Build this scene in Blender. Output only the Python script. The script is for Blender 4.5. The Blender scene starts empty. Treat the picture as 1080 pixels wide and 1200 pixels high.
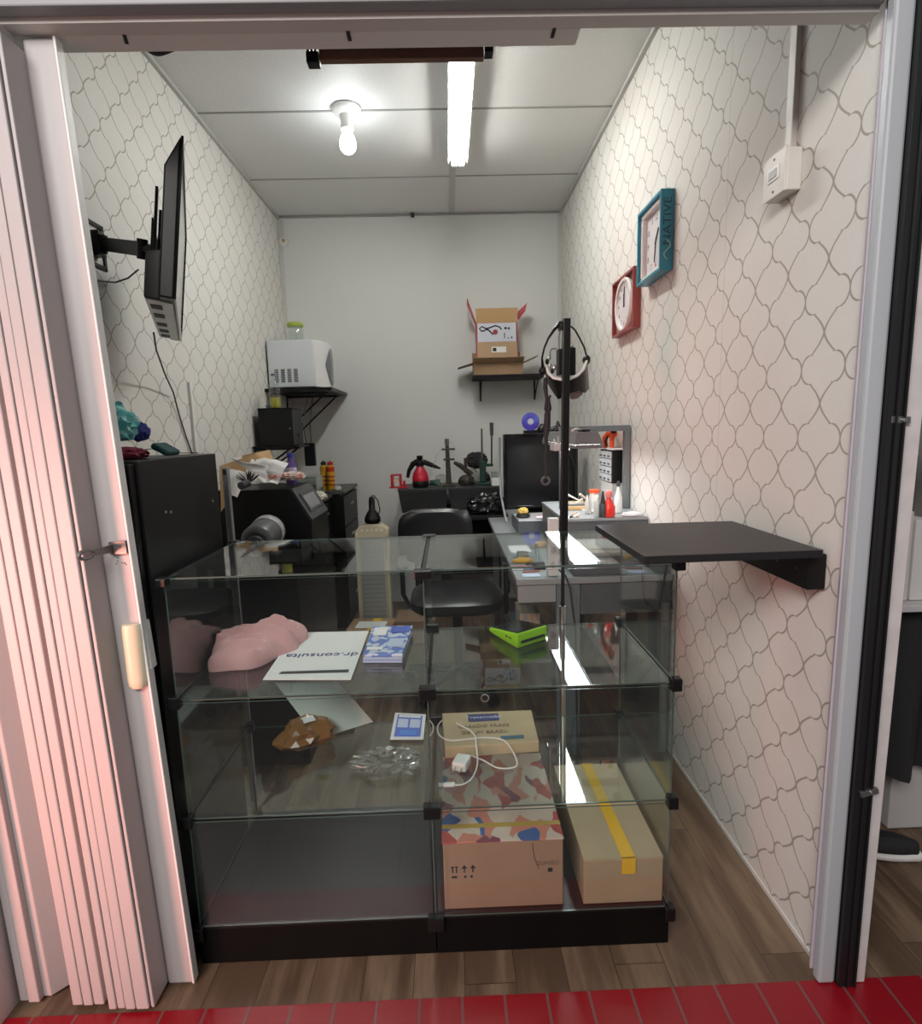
import bpy, bmesh, math, random
from mathutils import Vector, Matrix, noise
PI = math.pi
C = bpy.context.scene.collection
SC = bpy.context.scene

# ---------------------------------------------------------------- camera
FPX, PITCH, ROLL, YAW, CAMH = 665.49, -0.1441, -0.0278, 0.0192, 1.3351
def cam_axes():
    cy, sy = math.cos(YAW), math.sin(YAW)
    f = Vector((sy*math.cos(PITCH), cy*math.cos(PITCH), math.sin(PITCH)))
    r = Vector((cy, -sy, 0)); u = r.cross(f)
    c, s = math.cos(ROLL), math.sin(ROLL)
    return c*r+s*u, -s*r+c*u, f
RX, UX, FX = cam_axes()
cam = bpy.data.cameras.new('camera'); camo = bpy.data.objects.new('camera', cam); C.objects.link(camo)
cam.sensor_fit = 'HORIZONTAL'; cam.sensor_width = 36; cam.lens = FPX*36/1080; cam.clip_start = .02
m = Matrix((RX, UX, -FX)).transposed().to_4x4(); m.translation = (0, 0, CAMH); camo.matrix_world = m
SC.camera = camo
def A(u, v, X=None, Y=None, Z=None):
    """measure a point of the place: photo pixel + one known world coordinate"""
    d = RX*(u-540)/FPX + UX*(600-v)/FPX + FX
    c = Vector((0, 0, CAMH))
    t = (X-c.x)/d.x if X is not None else (Y-c.y)/d.y if Y is not None else (Z-c.z)/d.z
    return c+d*t

# ---------------------------------------------------------------- world, exposure
SC.view_settings.view_transform = 'Standard'; SC.view_settings.look = 'None'
SC.view_settings.exposure = 0.85; SC.view_settings.gamma = 1.0; SC.view_settings.use_curve_mapping = False
cy = SC.cycles
cy.max_bounces = 10; cy.diffuse_bounces = 4; cy.glossy_bounces = 5; cy.transparent_max_bounces = 40
cy.use_denoising = True; cy.caustics_reflective = False; cy.caustics_refractive = False
cy.sample_clamp_indirect = 6
w = bpy.data.worlds.new('world'); SC.world = w; w.use_nodes = True
w.node_tree.nodes['Background'].inputs[0].default_value = (.62, .60, .62, 1)
w.node_tree.nodes['Background'].inputs[1].default_value = .28
def area(name, loc, target, sx, sy, power, col):
    l = bpy.data.lights.new(name, 'AREA'); l.shape = 'RECTANGLE'; l.size = sx; l.size_y = sy; l.energy = power; l.color = col
    o = bpy.data.objects.new(name, l); C.objects.link(o); o.location = loc
    o.rotation_euler = (Vector(target)-Vector(loc)).to_track_quat('-Z', 'Y').to_euler(); return o
area('corridor_ceiling_light', (-1.1, -1.5, 2.95), (.3, .9, .6), 1.8, 1.0, 62, (1, .94, .91))
sl = area('added_reddish_light', (-2.15, -.5, .7), (-.95, 1.2, .75), .45, 1.0, 5.5, (1, .36, .29)); sl.data.spread = 1.0  # added reddish light out of view, tints the folding door salmon
TUBE_E, BULB_E = 38, 22

# ---------------------------------------------------------------- materials
MATS = {}
def mat(name, col=(.5,.5,.5), rough=.5, metal=0, bump=0, bscale=60, emit=None, estr=0, spec=.5, var=0, vscale=8, alpha=1, coat=0, sheen=0):
    if name in MATS: return MATS[name]
    M = bpy.data.materials.new(name); M.use_nodes = True; MATS[name] = M
    nt = M.node_tree; p = nt.nodes['Principled BSDF']
    p.inputs['Base Color'].default_value = (*col, 1); p.inputs['Roughness'].default_value = rough
    p.inputs['Metallic'].default_value = metal; p.inputs['Specular IOR Level'].default_value = spec
    p.inputs['Coat Weight'].default_value = coat; p.inputs['Sheen Weight'].default_value = sheen
    if alpha < 1: p.inputs['Alpha'].default_value = alpha
    if emit: p.inputs['Emission Color'].default_value = (*emit, 1); p.inputs['Emission Strength'].default_value = estr
    tc = nt.nodes.new('ShaderNodeTexCoord')
    if var:
        n = nt.nodes.new('ShaderNodeTexNoise'); n.inputs['Scale'].default_value = vscale; n.inputs['Detail'].default_value = 5
        nt.links.new(tc.outputs['Object'], n.inputs['Vector'])
        r = nt.nodes.new('ShaderNodeMapRange'); r.inputs[1].default_value = .3; r.inputs[2].default_value = .7
        r.inputs[3].default_value = 1-var; r.inputs[4].default_value = 1+var
        nt.links.new(n.outputs[0], r.inputs[0])
        mx = nt.nodes.new('ShaderNodeVectorMath'); mx.operation = 'SCALE'; mx.inputs[0].default_value = col
        nt.links.new(r.outputs[0], mx.inputs['Scale']); nt.links.new(mx.outputs[0], p.inputs['Base Color'])
    if bump:
        n = nt.nodes.new('ShaderNodeTexNoise'); n.inputs['Scale'].default_value = bscale; n.inputs['Detail'].default_value = 4
        nt.links.new(tc.outputs['Object'], n.inputs['Vector'])
        b = nt.nodes.new('ShaderNodeBump'); b.inputs['Strength'].default_value = bump; b.inputs['Distance'].default_value = .004
        nt.links.new(n.outputs[0], b.inputs['Height']); nt.links.new(b.outputs[0], p.inputs['Normal'])
    return M

class NB:
    """tiny node-maths helper"""
    def __init__(s, nt): s.nt = nt
    def m(s, op, a, b=None, c=None):
        n = s.nt.nodes.new('ShaderNodeMath'); n.operation = op
        for i, x in enumerate((a, b, c)):
            if x is None: continue
            if isinstance(x, (int, float)): n.inputs[i].default_value = x
            else: s.nt.links.new(x, n.inputs[i])
        return n.outputs[0]
    def mix(s, f, a, b):
        n = s.nt.nodes.new('ShaderNodeMix'); n.data_type = 'RGBA'
        for i, x in ((0, f), (6, a), (7, b)):
            if isinstance(x, (int, float)): n.inputs[i].default_value = x
            elif isinstance(x, tuple): n.inputs[i].default_value = (*x, 1)
            else: s.nt.links.new(x, n.inputs[i])
        return n.outputs[2]
    def noise(s, vec, scale, detail=4, sc3=None):
        if sc3:
            mp = s.nt.nodes.new('ShaderNodeMapping'); mp.inputs['Scale'].default_value = sc3; s.nt.links.new(vec, mp.inputs['Vector']); vec = mp.outputs[0]
        n = s.nt.nodes.new('ShaderNodeTexNoise'); n.inputs['Scale'].default_value = scale; n.inputs['Detail'].default_value = detail
        s.nt.links.new(vec, n.inputs['Vector']); return n.outputs[0]
    def ramp(s, x, a, b, lo=0., hi=1.):
        n = s.nt.nodes.new('ShaderNodeMapRange'); n.interpolation_type = 'SMOOTHSTEP'
        for i, v in enumerate((x, a, b, lo, hi)):
            if isinstance(v, (int, float)): n.inputs[i].default_value = v
            else: s.nt.links.new(v, n.inputs[i])
        return n.outputs[0]

def base(name):
    M = bpy.data.materials.new(name); M.use_nodes = True; MATS[name] = M
    nt = M.node_tree; g = nt.nodes.new('ShaderNodeNewGeometry'); s = nt.nodes.new('ShaderNodeSeparateXYZ')
    nt.links.new(g.outputs['Position'], s.inputs[0])
    return M, nt, nt.nodes['Principled BSDF'], NB(nt), g.outputs['Position'], s.outputs

def wallpaper():
    M, nt, p, n, pos, S = base('trellis_wallpaper')
    u = n.m('DIVIDE', n.m('SUBTRACT', S[1], 1.3315), .1545); v = n.m('DIVIDE', n.m('SUBTRACT', S[2], 1.534), .1615)
    a = n.m('MULTIPLY', n.m('ABSOLUTE', n.m('SUBTRACT', u, n.m('ROUND', u))), 2)
    b = n.m('MULTIPLY', n.m('ABSOLUTE', n.m('SUBTRACT', v, n.m('ROUND', v))), 2)
    g = n.m('MULTIPLY', n.m('POWER', n.m('MAXIMUM', n.m('DIVIDE', b, .57), .0001), 1.5), .52)
    d1 = n.m('MULTIPLY', n.m('ABSOLUTE', n.m('SUBTRACT', a, g)), .70)
    ex = n.m('DIVIDE', n.m('SUBTRACT', a, .5), .5); ey = n.m('DIVIDE', n.m('SUBTRACT', 1.0, b), .44)
    rr = n.m('SQRT', n.m('ADD', n.m('MULTIPLY', ex, ex), n.m('MULTIPLY', ey, ey)))
    d2 = n.m('MULTIPLY', n.m('ABSOLUTE', n.m('SUBTRACT', rr, 1.0)), .46)
    d2 = n.m('ADD', d2, n.m('MULTIPLY', n.m('LESS_THAN', a, .44), 1.0))
    sel = n.m('GREATER_THAN', b, .57)
    d = n.m('ADD', n.m('MULTIPLY', d1, n.m('SUBTRACT', 1.0, sel)), n.m('MULTIPLY', d2, sel))
    line = n.ramp(d, .021, .042, 1., 0.)
    patch = n.noise(pos, 2.2, 2)
    bg = n.mix(n.ramp(patch, .35, .65), (.70, .68, .635), (.72, .71, .675))
    weave = n.noise(pos, 260, 2, (1, 1, .25)); weave2 = n.noise(pos, 260, 2, (1, .25, 1))
    wv = n.m('ADD', weave, weave2)
    bg = n.mix(n.ramp(wv, .7, 1.3, 0., .14), bg, (.60, .57, .52))
    seam = n.m('ADD', n.m('LESS_THAN', n.m('ABSOLUTE', n.m('SUBTRACT', S[1], 1.829)), .0012), n.m('LESS_THAN', n.m('ABSOLUTE', n.m('SUBTRACT', S[1], 2.75)), .0012))
    col = n.mix(n.m('MULTIPLY', line, .85), bg, (.30, .275, .235))
    col = n.mix(n.m('MULTIPLY', n.m('MINIMUM', seam, 1.0), .5), col, (.3, .28, .25))
    nt.links.new(col, p.inputs['Base Color']); p.inputs['Roughness'].default_value = .6; p.inputs['Specular IOR Level'].default_value = .25
    bp = nt.nodes.new('ShaderNodeBump'); bp.inputs['Strength'].default_value = .25; bp.inputs['Distance'].default_value = .002
    hh = n.m('ADD', n.m('MULTIPLY', wv, .5), n.m('MULTIPLY', n.noise(pos, 9, 3), 1.6))
    nt.links.new(hh, bp.inputs['Height']); nt.links.new(bp.outputs[0], p.inputs['Normal'])
    return M
def wood_floor():
    M, nt, p, n, pos, S = base('wood_plank_floor')
    pw = .125
    xs = n.m('DIVIDE', S[0], pw); k = n.m('FLOOR', xs); fr = n.m('FRACT', xs)
    off = n.m('FRACT', n.m('MULTIPLY', n.m('SINE', n.m('MULTIPLY', k, 12.99)), 437.5))
    ys = n.m('ADD', n.m('DIVIDE', S[1], 1.2), off); kf = n.m('FLOOR', ys); fy = n.m('FRACT', ys)
    idv = n.m('FRACT', n.m('MULTIPLY', n.m('SINE', n.m('ADD', n.m('MULTIPLY', k, 7.1), n.m('MULTIPLY', kf, 3.3))), 91.7))
    cb = nt.nodes.new('ShaderNodeCombineXYZ')
    nt.links.new(n.m('ADD', S[0], n.m('MULTIPLY', idv, 5.0)), cb.inputs[0]); nt.links.new(n.m('MULTIPLY', S[1], .12), cb.inputs[1])
    g1 = n.noise(cb.outputs[0], 16, 5); g2 = n.noise(cb.outputs[0], 70, 3)
    c = n.mix(n.ramp(g1, .38, .64), (.085, .052, .032), (.20, .140, .092))
    c = n.mix(n.ramp(g2, .45, .8, 0., .5), c, (.070, .040, .024))
    c = n.mix(n.m('MULTIPLY', idv, .35), c, (.16, .105, .068))
    gap = n.m('MINIMUM', n.m('ADD', n.m('LESS_THAN', fr, .016), n.m('LESS_THAN', fy, .002)), 1.0)
    c = n.mix(n.m('MULTIPLY', gap, .7), c, (.02, .012, .008))
    nt.links.new(c, p.inputs['Base Color']); p.inputs['Roughness'].default_value = .42; p.inputs['Specular IOR Level'].default_value = .35
    return M
def tile_mat(name, col, joint, x0, sx, jw, y0=None, sy=1, rough=.35, var=.15):
    M, nt, p, n, pos, S = base(name)
    fx = n.m('ABSOLUTE', n.m('SUBTRACT', n.m('FRACT', n.m('ADD', n.m('DIVIDE', n.m('SUBTRACT', S[0], x0), sx), .5)), .5))
    j = n.m('LESS_THAN', fx, jw/sx/2)
    if y0 is not None:
        fyy = n.m('ABSOLUTE', n.m('SUBTRACT', n.m('FRACT', n.m('ADD', n.m('DIVIDE', n.m('SUBTRACT', S[1], y0), sy), .5)), .5))
        j = n.m('MAXIMUM', j, n.m('LESS_THAN', fyy, jw/sy/2))
    c2 = tuple(x*(1-var) for x in col)
    c = n.mix(n.noise(pos, 14, 4), col, c2); c = n.mix(j, c, joint)
    nt.links.new(c, p.inputs['Base Color']); p.inputs['Roughness'].default_value = rough
    return M
def ceil_mat():
    M, nt, p, n, pos, S = base('textured_ceiling_panel')
    t = n.noise(pos, 120, 3)
    nt.links.new(n.mix(t, (.72, .72, .70), (.78, .78, .76)), p.inputs['Base Color']); p.inputs['Roughness'].default_value = .55
    bp = nt.nodes.new('ShaderNodeBump'); bp.inputs['Strength'].default_value = .5; bp.inputs['Distance'].default_value = .003
    nt.links.new(t, bp.inputs['Height']); nt.links.new(bp.outputs[0], p.inputs['Normal']); return M
def glass(name, tint=(.93, .965, .955), gl=1.0, rough=0.0):
    M = bpy.data.materials.new(name); M.use_nodes = True; MATS[name] = M
    nt = M.node_tree; nt.nodes.clear(); o = nt.nodes.new('ShaderNodeOutputMaterial')
    g = nt.nodes.new('ShaderNodeNewGeometry'); ior = nt.nodes.new('ShaderNodeMapRange')
    ior.inputs[3].default_value = 1.52; ior.inputs[4].default_value = 1/1.52; nt.links.new(g.outputs['Backfacing'], ior.inputs[0])
    fr = nt.nodes.new('ShaderNodeFresnel'); nt.links.new(ior.outputs[0], fr.inputs[0])
    ml = nt.nodes.new('ShaderNodeMath'); ml.operation = 'MULTIPLY'; ml.inputs[1].default_value = gl; ml.use_clamp = True; nt.links.new(fr.outputs[0], ml.inputs[0])
    t = nt.nodes.new('ShaderNodeBsdfTransparent'); t.inputs[0].default_value = (*tint, 1)
    s = nt.nodes.new('ShaderNodeBsdfGlossy'); s.inputs['Roughness'].default_value = rough; s.inputs[0].default_value = (1, 1, 1, 1)
    mx = nt.nodes.new('ShaderNodeMixShader'); nt.links.new(ml.outputs[0], mx.inputs[0]); nt.links.new(t.outputs[0], mx.inputs[1]); nt.links.new(s.outputs[0], mx.inputs[2])
    nt.links.new(mx.outputs[0], o.inputs[0]); return M
WALLP = wallpaper(); WOODF = wood_floor(); CEIL = ceil_mat(); GLASS = glass('clear_glass')
PLASTIC_FILM = glass('clear_plastic_film', (.93, .93, .92), 2.2, .12); BOTTLEG = glass('clear_bottle_plastic', (.88, .92, .90), 1.6, .05)
GEDGE = mat('green_glass_edge', (.065, .10, .088), .15, spec=.8)
REDT = tile_mat('red_glazed_tile', (.27, .005, .012), (.15, .07, .065), .697, .1005, .006, rough=.3)
GREYT = tile_mat('grey_corridor_tile', (.13, .125, .125), (.05, .05, .05), -.632, .44, .006, 1.05, .44, rough=.3)
BACKW = mat('white_painted_wall', (.72, .73, .71), .6, bump=.25, bscale=18, spec=.2)
WHITEP = mat('white_plastic', (.78, .78, .76), .4); BLACKM = mat('matte_black_laminate', (.0065, .0065, .007), .42, bump=.05, bscale=200, spec=.3)
BLACKP = mat('black_plastic', (.005, .005, .0055), .35, spec=.35); BLACKG = mat('glossy_black', (.006, .006, .007), .12)
DGREY = mat('dark_grey_plastic', (.05, .052, .055), .45); GREYM = mat('grey_painted_metal', (.16, .18, .19), .4, metal=.2)
STEEL = mat('brushed_steel', (.55, .55, .54), .3, metal=1); ALU = mat('aluminium_profile', (.47, .50, .53), .42, metal=.1, bump=.05)
KRAFT = mat('brown_cardboard', (.36, .235, .14), .8, bump=.08, var=.08, spec=.2); KRAFTD = mat('dark_cardboard', (.24, .155, .10), .85, var=.1, spec=.2)
ENVK = mat('kraft_paper', (.62, .42, .22), .8, var=.06, spec=.2); PAPER = mat('white_paper', (.80, .80, .79), .7, spec=.2)
BEIGE = mat('beige_enamel', (.62, .56, .40), .4); RED = mat('red_plastic', (.50, .015, .03), .25); ORANGE = mat('orange_plastic', (.75, .09, .02), .35)
TAPE = mat('yellow_packing_tape', (.88, .50, .03), .15, coat=.5); PINK = mat('pink_terry_cloth', (.76, .40, .40), .95, bump=.8, bscale=220, sheen=.4)
PVC = mat('white_pvc_panel', (.46, .435, .43), .42, bump=.06, bscale=90); FABB = mat('black_fabric', (.014, .014, .016), .8, bump=.3, bscale=300)
BAGB = mat('black_bin_liner', (.008, .008, .009), .22); BLUEINK = mat('blue_print', (.12, .18, .62), .4); NAVY = mat('navy_print', (.03, .04, .18), .5)
INK = mat('black_ink', (.02, .02, .02), .6); DWOOD = mat('brown_laminate', (.15, .08, .055), .5, bump=.1, bscale=30)
LIGHTW = mat('pale_wood', (.62, .42, .24), .6, var=.1)

# ---------------------------------------------------------------- mesh helpers
WM = {}
class B:
    def __init__(s, M=None): s.bm = bmesh.new(); s.M = M or Matrix(); s.mi = 0
    def add(s, vs, fs):
        vv = [s.bm.verts.new(s.M @ Vector(v)) for v in vs]; out = []
        for f in fs:
            try: fc = s.bm.faces.new([vv[i] for i in f]); fc.material_index = s.mi; out.append(fc)
            except ValueError: pass
        return vv
    def box(s, x0, x1, y0, y1, z0, z1):
        s.add([(x0,y0,z0),(x1,y0,z0),(x1,y1,z0),(x0,y1,z0),(x0,y0,z1),(x1,y0,z1),(x1,y1,z1),(x0,y1,z1)],
              [(0,3,2,1),(4,5,6,7),(0,1,5,4),(1,2,6,5),(2,3,7,6),(3,0,4,7)]); return s
    def hexa(s, bot, top):
        s.add(list(bot)+list(top), [(0,3,2,1),(4,5,6,7),(0,1,5,4),(1,2,6,5),(2,3,7,6),(3,0,4,7)]); return s
    def cyl(s, p0, p1, r0, r1=None, n=20):
        p0, p1 = Vector(p0), Vector(p1); r1 = r0 if r1 is None else r1
        d = (p1-p0).normalized(); a = d.orthogonal().normalized(); b = d.cross(a); vs = []
        for p, r in ((p0, r0), (p1, r1)):
            for i in range(n): t = 2*PI*i/n; vs.append(p+(a*math.cos(t)+b*math.sin(t))*max(r, 1e-5))
        s.add(vs, [(i, (i+1) % n, n+(i+1) % n, n+i) for i in range(n)]+[tuple(range(n))[::-1], tuple(range(n, 2*n))]); return s
    def tube(s, pts, r, n=8, closed=False):
        pts = [Vector(p) for p in pts]; k = len(pts); vs = []; a = None
        rs = r if isinstance(r, (list, tuple)) else [r]*k
        for i in range(k):
            d = ((pts[(i+1) % k]-pts[i-1]) if closed or 0 < i < k-1 else (pts[1]-pts[0] if i == 0 else pts[-1]-pts[-2])).normalized()
            a = (d.orthogonal() if a is None else a-d*a.dot(d)).normalized(); b = d.cross(a)
            for j in range(n): t = 2*PI*j/n; vs.append(pts[i]+(a*math.cos(t)+b*math.sin(t))*rs[i])
        fs = [(i*n+j, i*n+(j+1) % n, ((i+1) % k)*n+(j+1) % n, ((i+1) % k)*n+j) for i in range(k if closed else k-1) for j in range(n)]
        if not closed: fs += [tuple(range(n))[::-1], tuple(range((k-1)*n, k*n))]
        s.add(vs, fs); return s
    def lathe(s, prof, c=(0,0,0), n=24):
        vs = []; k = len(prof)
        for r, z in prof:
            for j in range(n): t = 2*PI*j/n; vs.append((c[0]+r*math.cos(t), c[1]+r*math.sin(t), c[2]+z))
        s.add(vs, [(i*n+j, i*n+(j+1) % n, (i+1)*n+(j+1) % n, (i+1)*n+j) for i in range(k-1) for j in range(n)]+[tuple(range(n))[::-1], tuple(range((k-1)*n, k*n))]); return s
    def prism(s, poly, z0, z1):
        n = len(poly); s.add([(*p, z0) for p in poly]+[(*p, z1) for p in poly], [tuple(range(n))[::-1], tuple(range(n, 2*n))]+[(i, (i+1) % n, n+(i+1) % n, n+i) for i in range(n)]); return s
    def slab(s, pts, th):
        """polygon in space extruded along its normal"""
        pts = [Vector(p) for p in pts]; nn = (pts[1]-pts[0]).cross(pts[2]-pts[0]).normalized()*th; n = len(pts)
        s.add(pts+[p+nn for p in pts], [tuple(range(n))[::-1], tuple(range(n, 2*n))]+[(i, (i+1) % n, n+(i+1) % n, n+i) for i in range(n)]); return s
    def sheet(s, c00, c10, c11, c01, th=.0015, sag=.0, nu=10, nv=10, seed=1, amp=.0):
        """thin curled sheet between four corners"""
        c = [Vector(x) for x in (c00, c10, c11, c01)]; nn = (c[1]-c[0]).cross(c[3]-c[0]).normalized()
        if nn.z < 0: nn = -nn
        g = []
        for L in (0, 1):
            for j in range(nv+1):
                for i in range(nu+1):
                    u, v = i/nu, j/nv
                    p = (c[0]*(1-u)+c[1]*u)*(1-v)+(c[3]*(1-u)+c[2]*u)*v
                    h = sag*4*u*(1-u)+amp*noise.noise(Vector((u*3+seed, v*3, seed*1.7)))
                    g.append(p+nn*(h+L*th))
        W = nu+1; N = W*(nv+1); fs = []
        for j in range(nv):
            for i in range(nu):
                a = j*W+i; fs.append((a, a+W, a+W+1, a+1)); fs.append((N+a, N+a+1, N+a+W+1, N+a+W))
        ring = [i for i in range(nu)]+[j*W+nu for j in range(nv)]+[nv*W+i for i in range(nu, 0, -1)]+[j*W for j in range(nv, 0, -1)]
        for q in range(len(ring)): a, b = ring[q], ring[(q+1) % len(ring)]; fs.append((a, b, N+b, N+a))
        s.add(g, fs); return s
    def blob(s, c, rad, amp=.2, freq=2.5, seed=0, sub=4, ridge=True, flat=True):
        t = bmesh.new(); bmesh.ops.create_icosphere(t, subdivisions=sub, radius=1); c = Vector(c); vs = []
        for v in t.verts:
            q = v.co.copy(); k = noise.noise(q*freq+Vector((seed*7.3, seed, 0)))
            k = (abs(k)*-2+.6 if ridge else k)+.35*noise.noise(q*freq*2.7+Vector((seed, 3, 1)))
            q = q*(1+amp*k)
            if flat and q.z < -.55: q.z = -.55+(q.z+.55)*.08
            vs.append(c+Vector((q.x*rad[0], q.y*rad[1], (q.z+(.6 if flat else 0))*rad[2])))
        s.add(vs, [tuple(v.index for v in f.verts) for f in t.faces]); t.free(); return s
    def out(s, name, m, parent=None, label=None, bev=0, smooth=False, sub=0, local=False, kind=None):
        me = bpy.data.meshes.new(name); bmesh.ops.recalc_face_normals(s.bm, faces=s.bm.faces); s.bm.to_mesh(me); s.bm.free()
        for x in (m if isinstance(m, (list, tuple)) else [m]): me.materials.append(x)
        o = bpy.data.objects.new(name, me); C.objects.link(o)
        if parent:
            o.parent = parent; WM[o.name] = WM[parent.name]
            if not local: me.transform(WM[parent.name].inverted())
        else:
            vs = [v.co for v in me.vertices]; lo = Vector([min(v[i] for v in vs) for i in range(3)]); hi = Vector([max(v[i] for v in vs) for i in range(3)])
            b0 = Vector(((lo.x+hi.x)/2, (lo.y+hi.y)/2, lo.z)); me.transform(Matrix.Translation(-b0)); o.location = b0; WM[o.name] = Matrix.Translation(b0)
        if smooth:
            for p in me.polygons: p.use_smooth = True
            me.set_sharp_from_angle(angle=math.radians(42))
        if bev: md = o.modifiers.new('bevel', 'BEVEL'); md.width = bev; md.segments = 2; md.limit_method = 'ANGLE'; md.harden_normals = False
        if sub: md = o.modifiers.new('subdivision', 'SUBSURF'); md.levels = md.render_levels = sub
        if label: o['label'] = label
        if kind: o['kind'] = kind
        return o
def T(name, label, cat, loc=(0,0,0), rz=0, group=None):
    o = bpy.data.objects.new(name, None); C.objects.link(o); o.location = loc; o.rotation_euler = (0, 0, rz); o.empty_display_size = .05
    WM[o.name] = Matrix.Translation(loc) @ Matrix.Rotation(rz, 4, 'Z'); o['label'] = label; o['category'] = cat
    if group: o['group'] = group
    return o
def tag(o, label, cat, group=None, kind=None):
    o['label'] = label; o['category'] = cat
    if group: o['group'] = group
    if kind: o['kind'] = kind
    return o
def text(s, size, M, m, parent, name='lettering', ext=.0004, sx=1):
    cu = bpy.data.curves.new(name, 'FONT'); cu.body = s; cu.size = size; cu.extrude = ext; cu.align_x = 'CENTER'; cu.align_y = 'CENTER'
    cu.resolution_u = 3; tmp = bpy.data.objects.new(name, cu); me = bpy.data.meshes.new_from_object(tmp); bpy.data.objects.remove(tmp)
    me.materials.clear(); me.materials.append(m); o = bpy.data.objects.new(name, me); C.objects.link(o); o.parent = parent
    o.matrix_local = WM[parent.name].inverted() @ M @ Matrix.Diagonal((sx, 1, 1, 1)); return o
def fr(o, r, u):
    """frame: origin, right, up -> local x, y, z=normal"""
    r = Vector(r).normalized(); u = Vector(u).normalized(); n = r.cross(u); u = n.cross(r)
    M = Matrix((r, u, n)).transposed().to_4x4(); M.translation = Vector(o); return M
def box(name, m, parent, x0, x1, y0, y1, z0, z1, **k): return B().box(x0, x1, y0, y1, z0, z1).out(name, m, parent, **k)

# ================================================================ room shell
XL, XR, YB, ZC, YF = -1.178, .8715, 4.366, 2.883, 1.22
S = 'structure'
box('floor', WOODF, None, -1.6, 2.6, 1.172, 4.5, -.05, 0, kind=S)
o = box('floor', REDT, None, -3.2, 3.2, 1.055, 1.171, -.05, .001, kind=S)
o = box('floor', GREYT, None, -3.2, 3.2, -3.6, 1.054, -.05, -.002, kind=S)
box('wall_left', WALLP, None, XL-.1, XL, 1.24, YB, 0, ZC, kind=S)
box('wall_right', WALLP, None, XR, XR+.035, 1.206, YB, 0, ZC, kind=S)
box('wall_back', BACKW, None, XL-.1, XR+.1, YB, YB+.1, 0, ZC, kind=S)
box('ceiling', CEIL, None, XL-.1, XR+.1, 1.24, YB+.1, ZC, ZC+.05, kind=S)
JN = mat('ceiling_joint', (.33, .33, .31), .6)
for y in (3.76, 3.02, 2.28, 1.54): box('trim_1', JN, None, XL, XR, y-.006, y+.006, ZC-.003, ZC, kind=S)
box('trim_2', mat('ceiling_strip', (.5, .5, .48), .5), None, .06, .095, 1.3, YB, ZC-.006, ZC, kind=S)
for nm, x0, x1 in (('trim_3', XL, XL+.018), ('trim_4', XR-.018, XR)): box(nm, mat('cornice_strip', (.5, .5, .47), .5), None, x0, x1, 1.3, YB, ZC-.02, ZC-.001, kind=S)
box('trim_5', JN, None, XL+.018, XR-.018, YB-.012, YB, ZC-.014, ZC-.003, kind=S)
box('trim_6', mat('corner_strip', (.62, .62, .60), .5), None, XL, XL+.03, YB-.006, YB, .05, ZC-.02, kind=S, bev=.002)
box('trim_7', mat('corner_strip'), None, XR-.03, XR, YB-.006, YB, .05, ZC-.02, kind=S, bev=.002)
box('baseboard_right', mat('white_wall_edge', (.6, .6, .58), .6), None, XR-.004, XR, 1.21, YB, 0, .012, kind=S)
# door frame
ft = [(.857, 1.160), (.897, 1.160), (.897, 1.186), (.857, 1.186)]; fb = [(.843, 1.160), (.883, 1.160), (.883, 1.186), (.843, 1.186)]
B().hexa([(x, y, .002) for x, y in fb], [(x, y, 2.20) for x, y in ft]).out('trim_8', ALU, None, kind=S, bev=.006)
B().hexa([(.838, 1.187, .015), (.866, 1.187, .015), (.868, 1.205, .015), (.848, 1.205, .015)], [(.857, 1.187, 2.106), (.869, 1.187, 2.106), (.870, 1.205, 2.106), (.864, 1.205, 2.106)]).out('trim_9', mat('lilac_plastic_stop', (.52, .48, .54), .5), None, kind=S, bev=.004)
# black steel channel and its worn white post on the neighbour's side
bk = B(); bk.hexa([(.8840, 1.15, .002), (.924, 1.15, .002), (.924, 1.20, .002), (.8840, 1.20, .002)], [(.8985, 1.15, 2.5), (.936, 1.15, 2.5), (.936, 1.20, 2.5), (.8985, 1.20, 2.5)])
bk.hexa([(.919, 1.145, .002), (.924, 1.145, .002), (.924, 1.15, .002), (.919, 1.15, .002)], [(.931, 1.145, 2.5), (.936, 1.145, 2.5), (.936, 1.15, 2.5), (.931, 1.15, 2.5)])
bk.hexa([(.902, 1.145, .002), (.906, 1.145, .002), (.906, 1.15, .002), (.902, 1.15, .002)], [(.915, 1.145, 2.5), (.919, 1.145, 2.5), (.919, 1.15, 2.5), (.915, 1.15, 2.5)])
bk.out('trim_10', mat('worn_black_steel', (.010, .010, .011), .3, bump=.1, bscale=40), None, kind=S, bev=.002)
WPAINT = mat('chipped_white_paint', (.62, .58, .57), .5, var=.08, vscale=20)
B().hexa([(.925, 1.16, .002), (.955, 1.16, .002), (.955, 1.18, .002), (.925, 1.18, .002)], [(.937, 1.16, 2.5), (.992, 1.16, 2.5), (.992, 1.18, 2.5), (.937, 1.18, 2.5)]).out('trim_11', WPAINT, None, kind=S, bev=.002)
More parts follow.
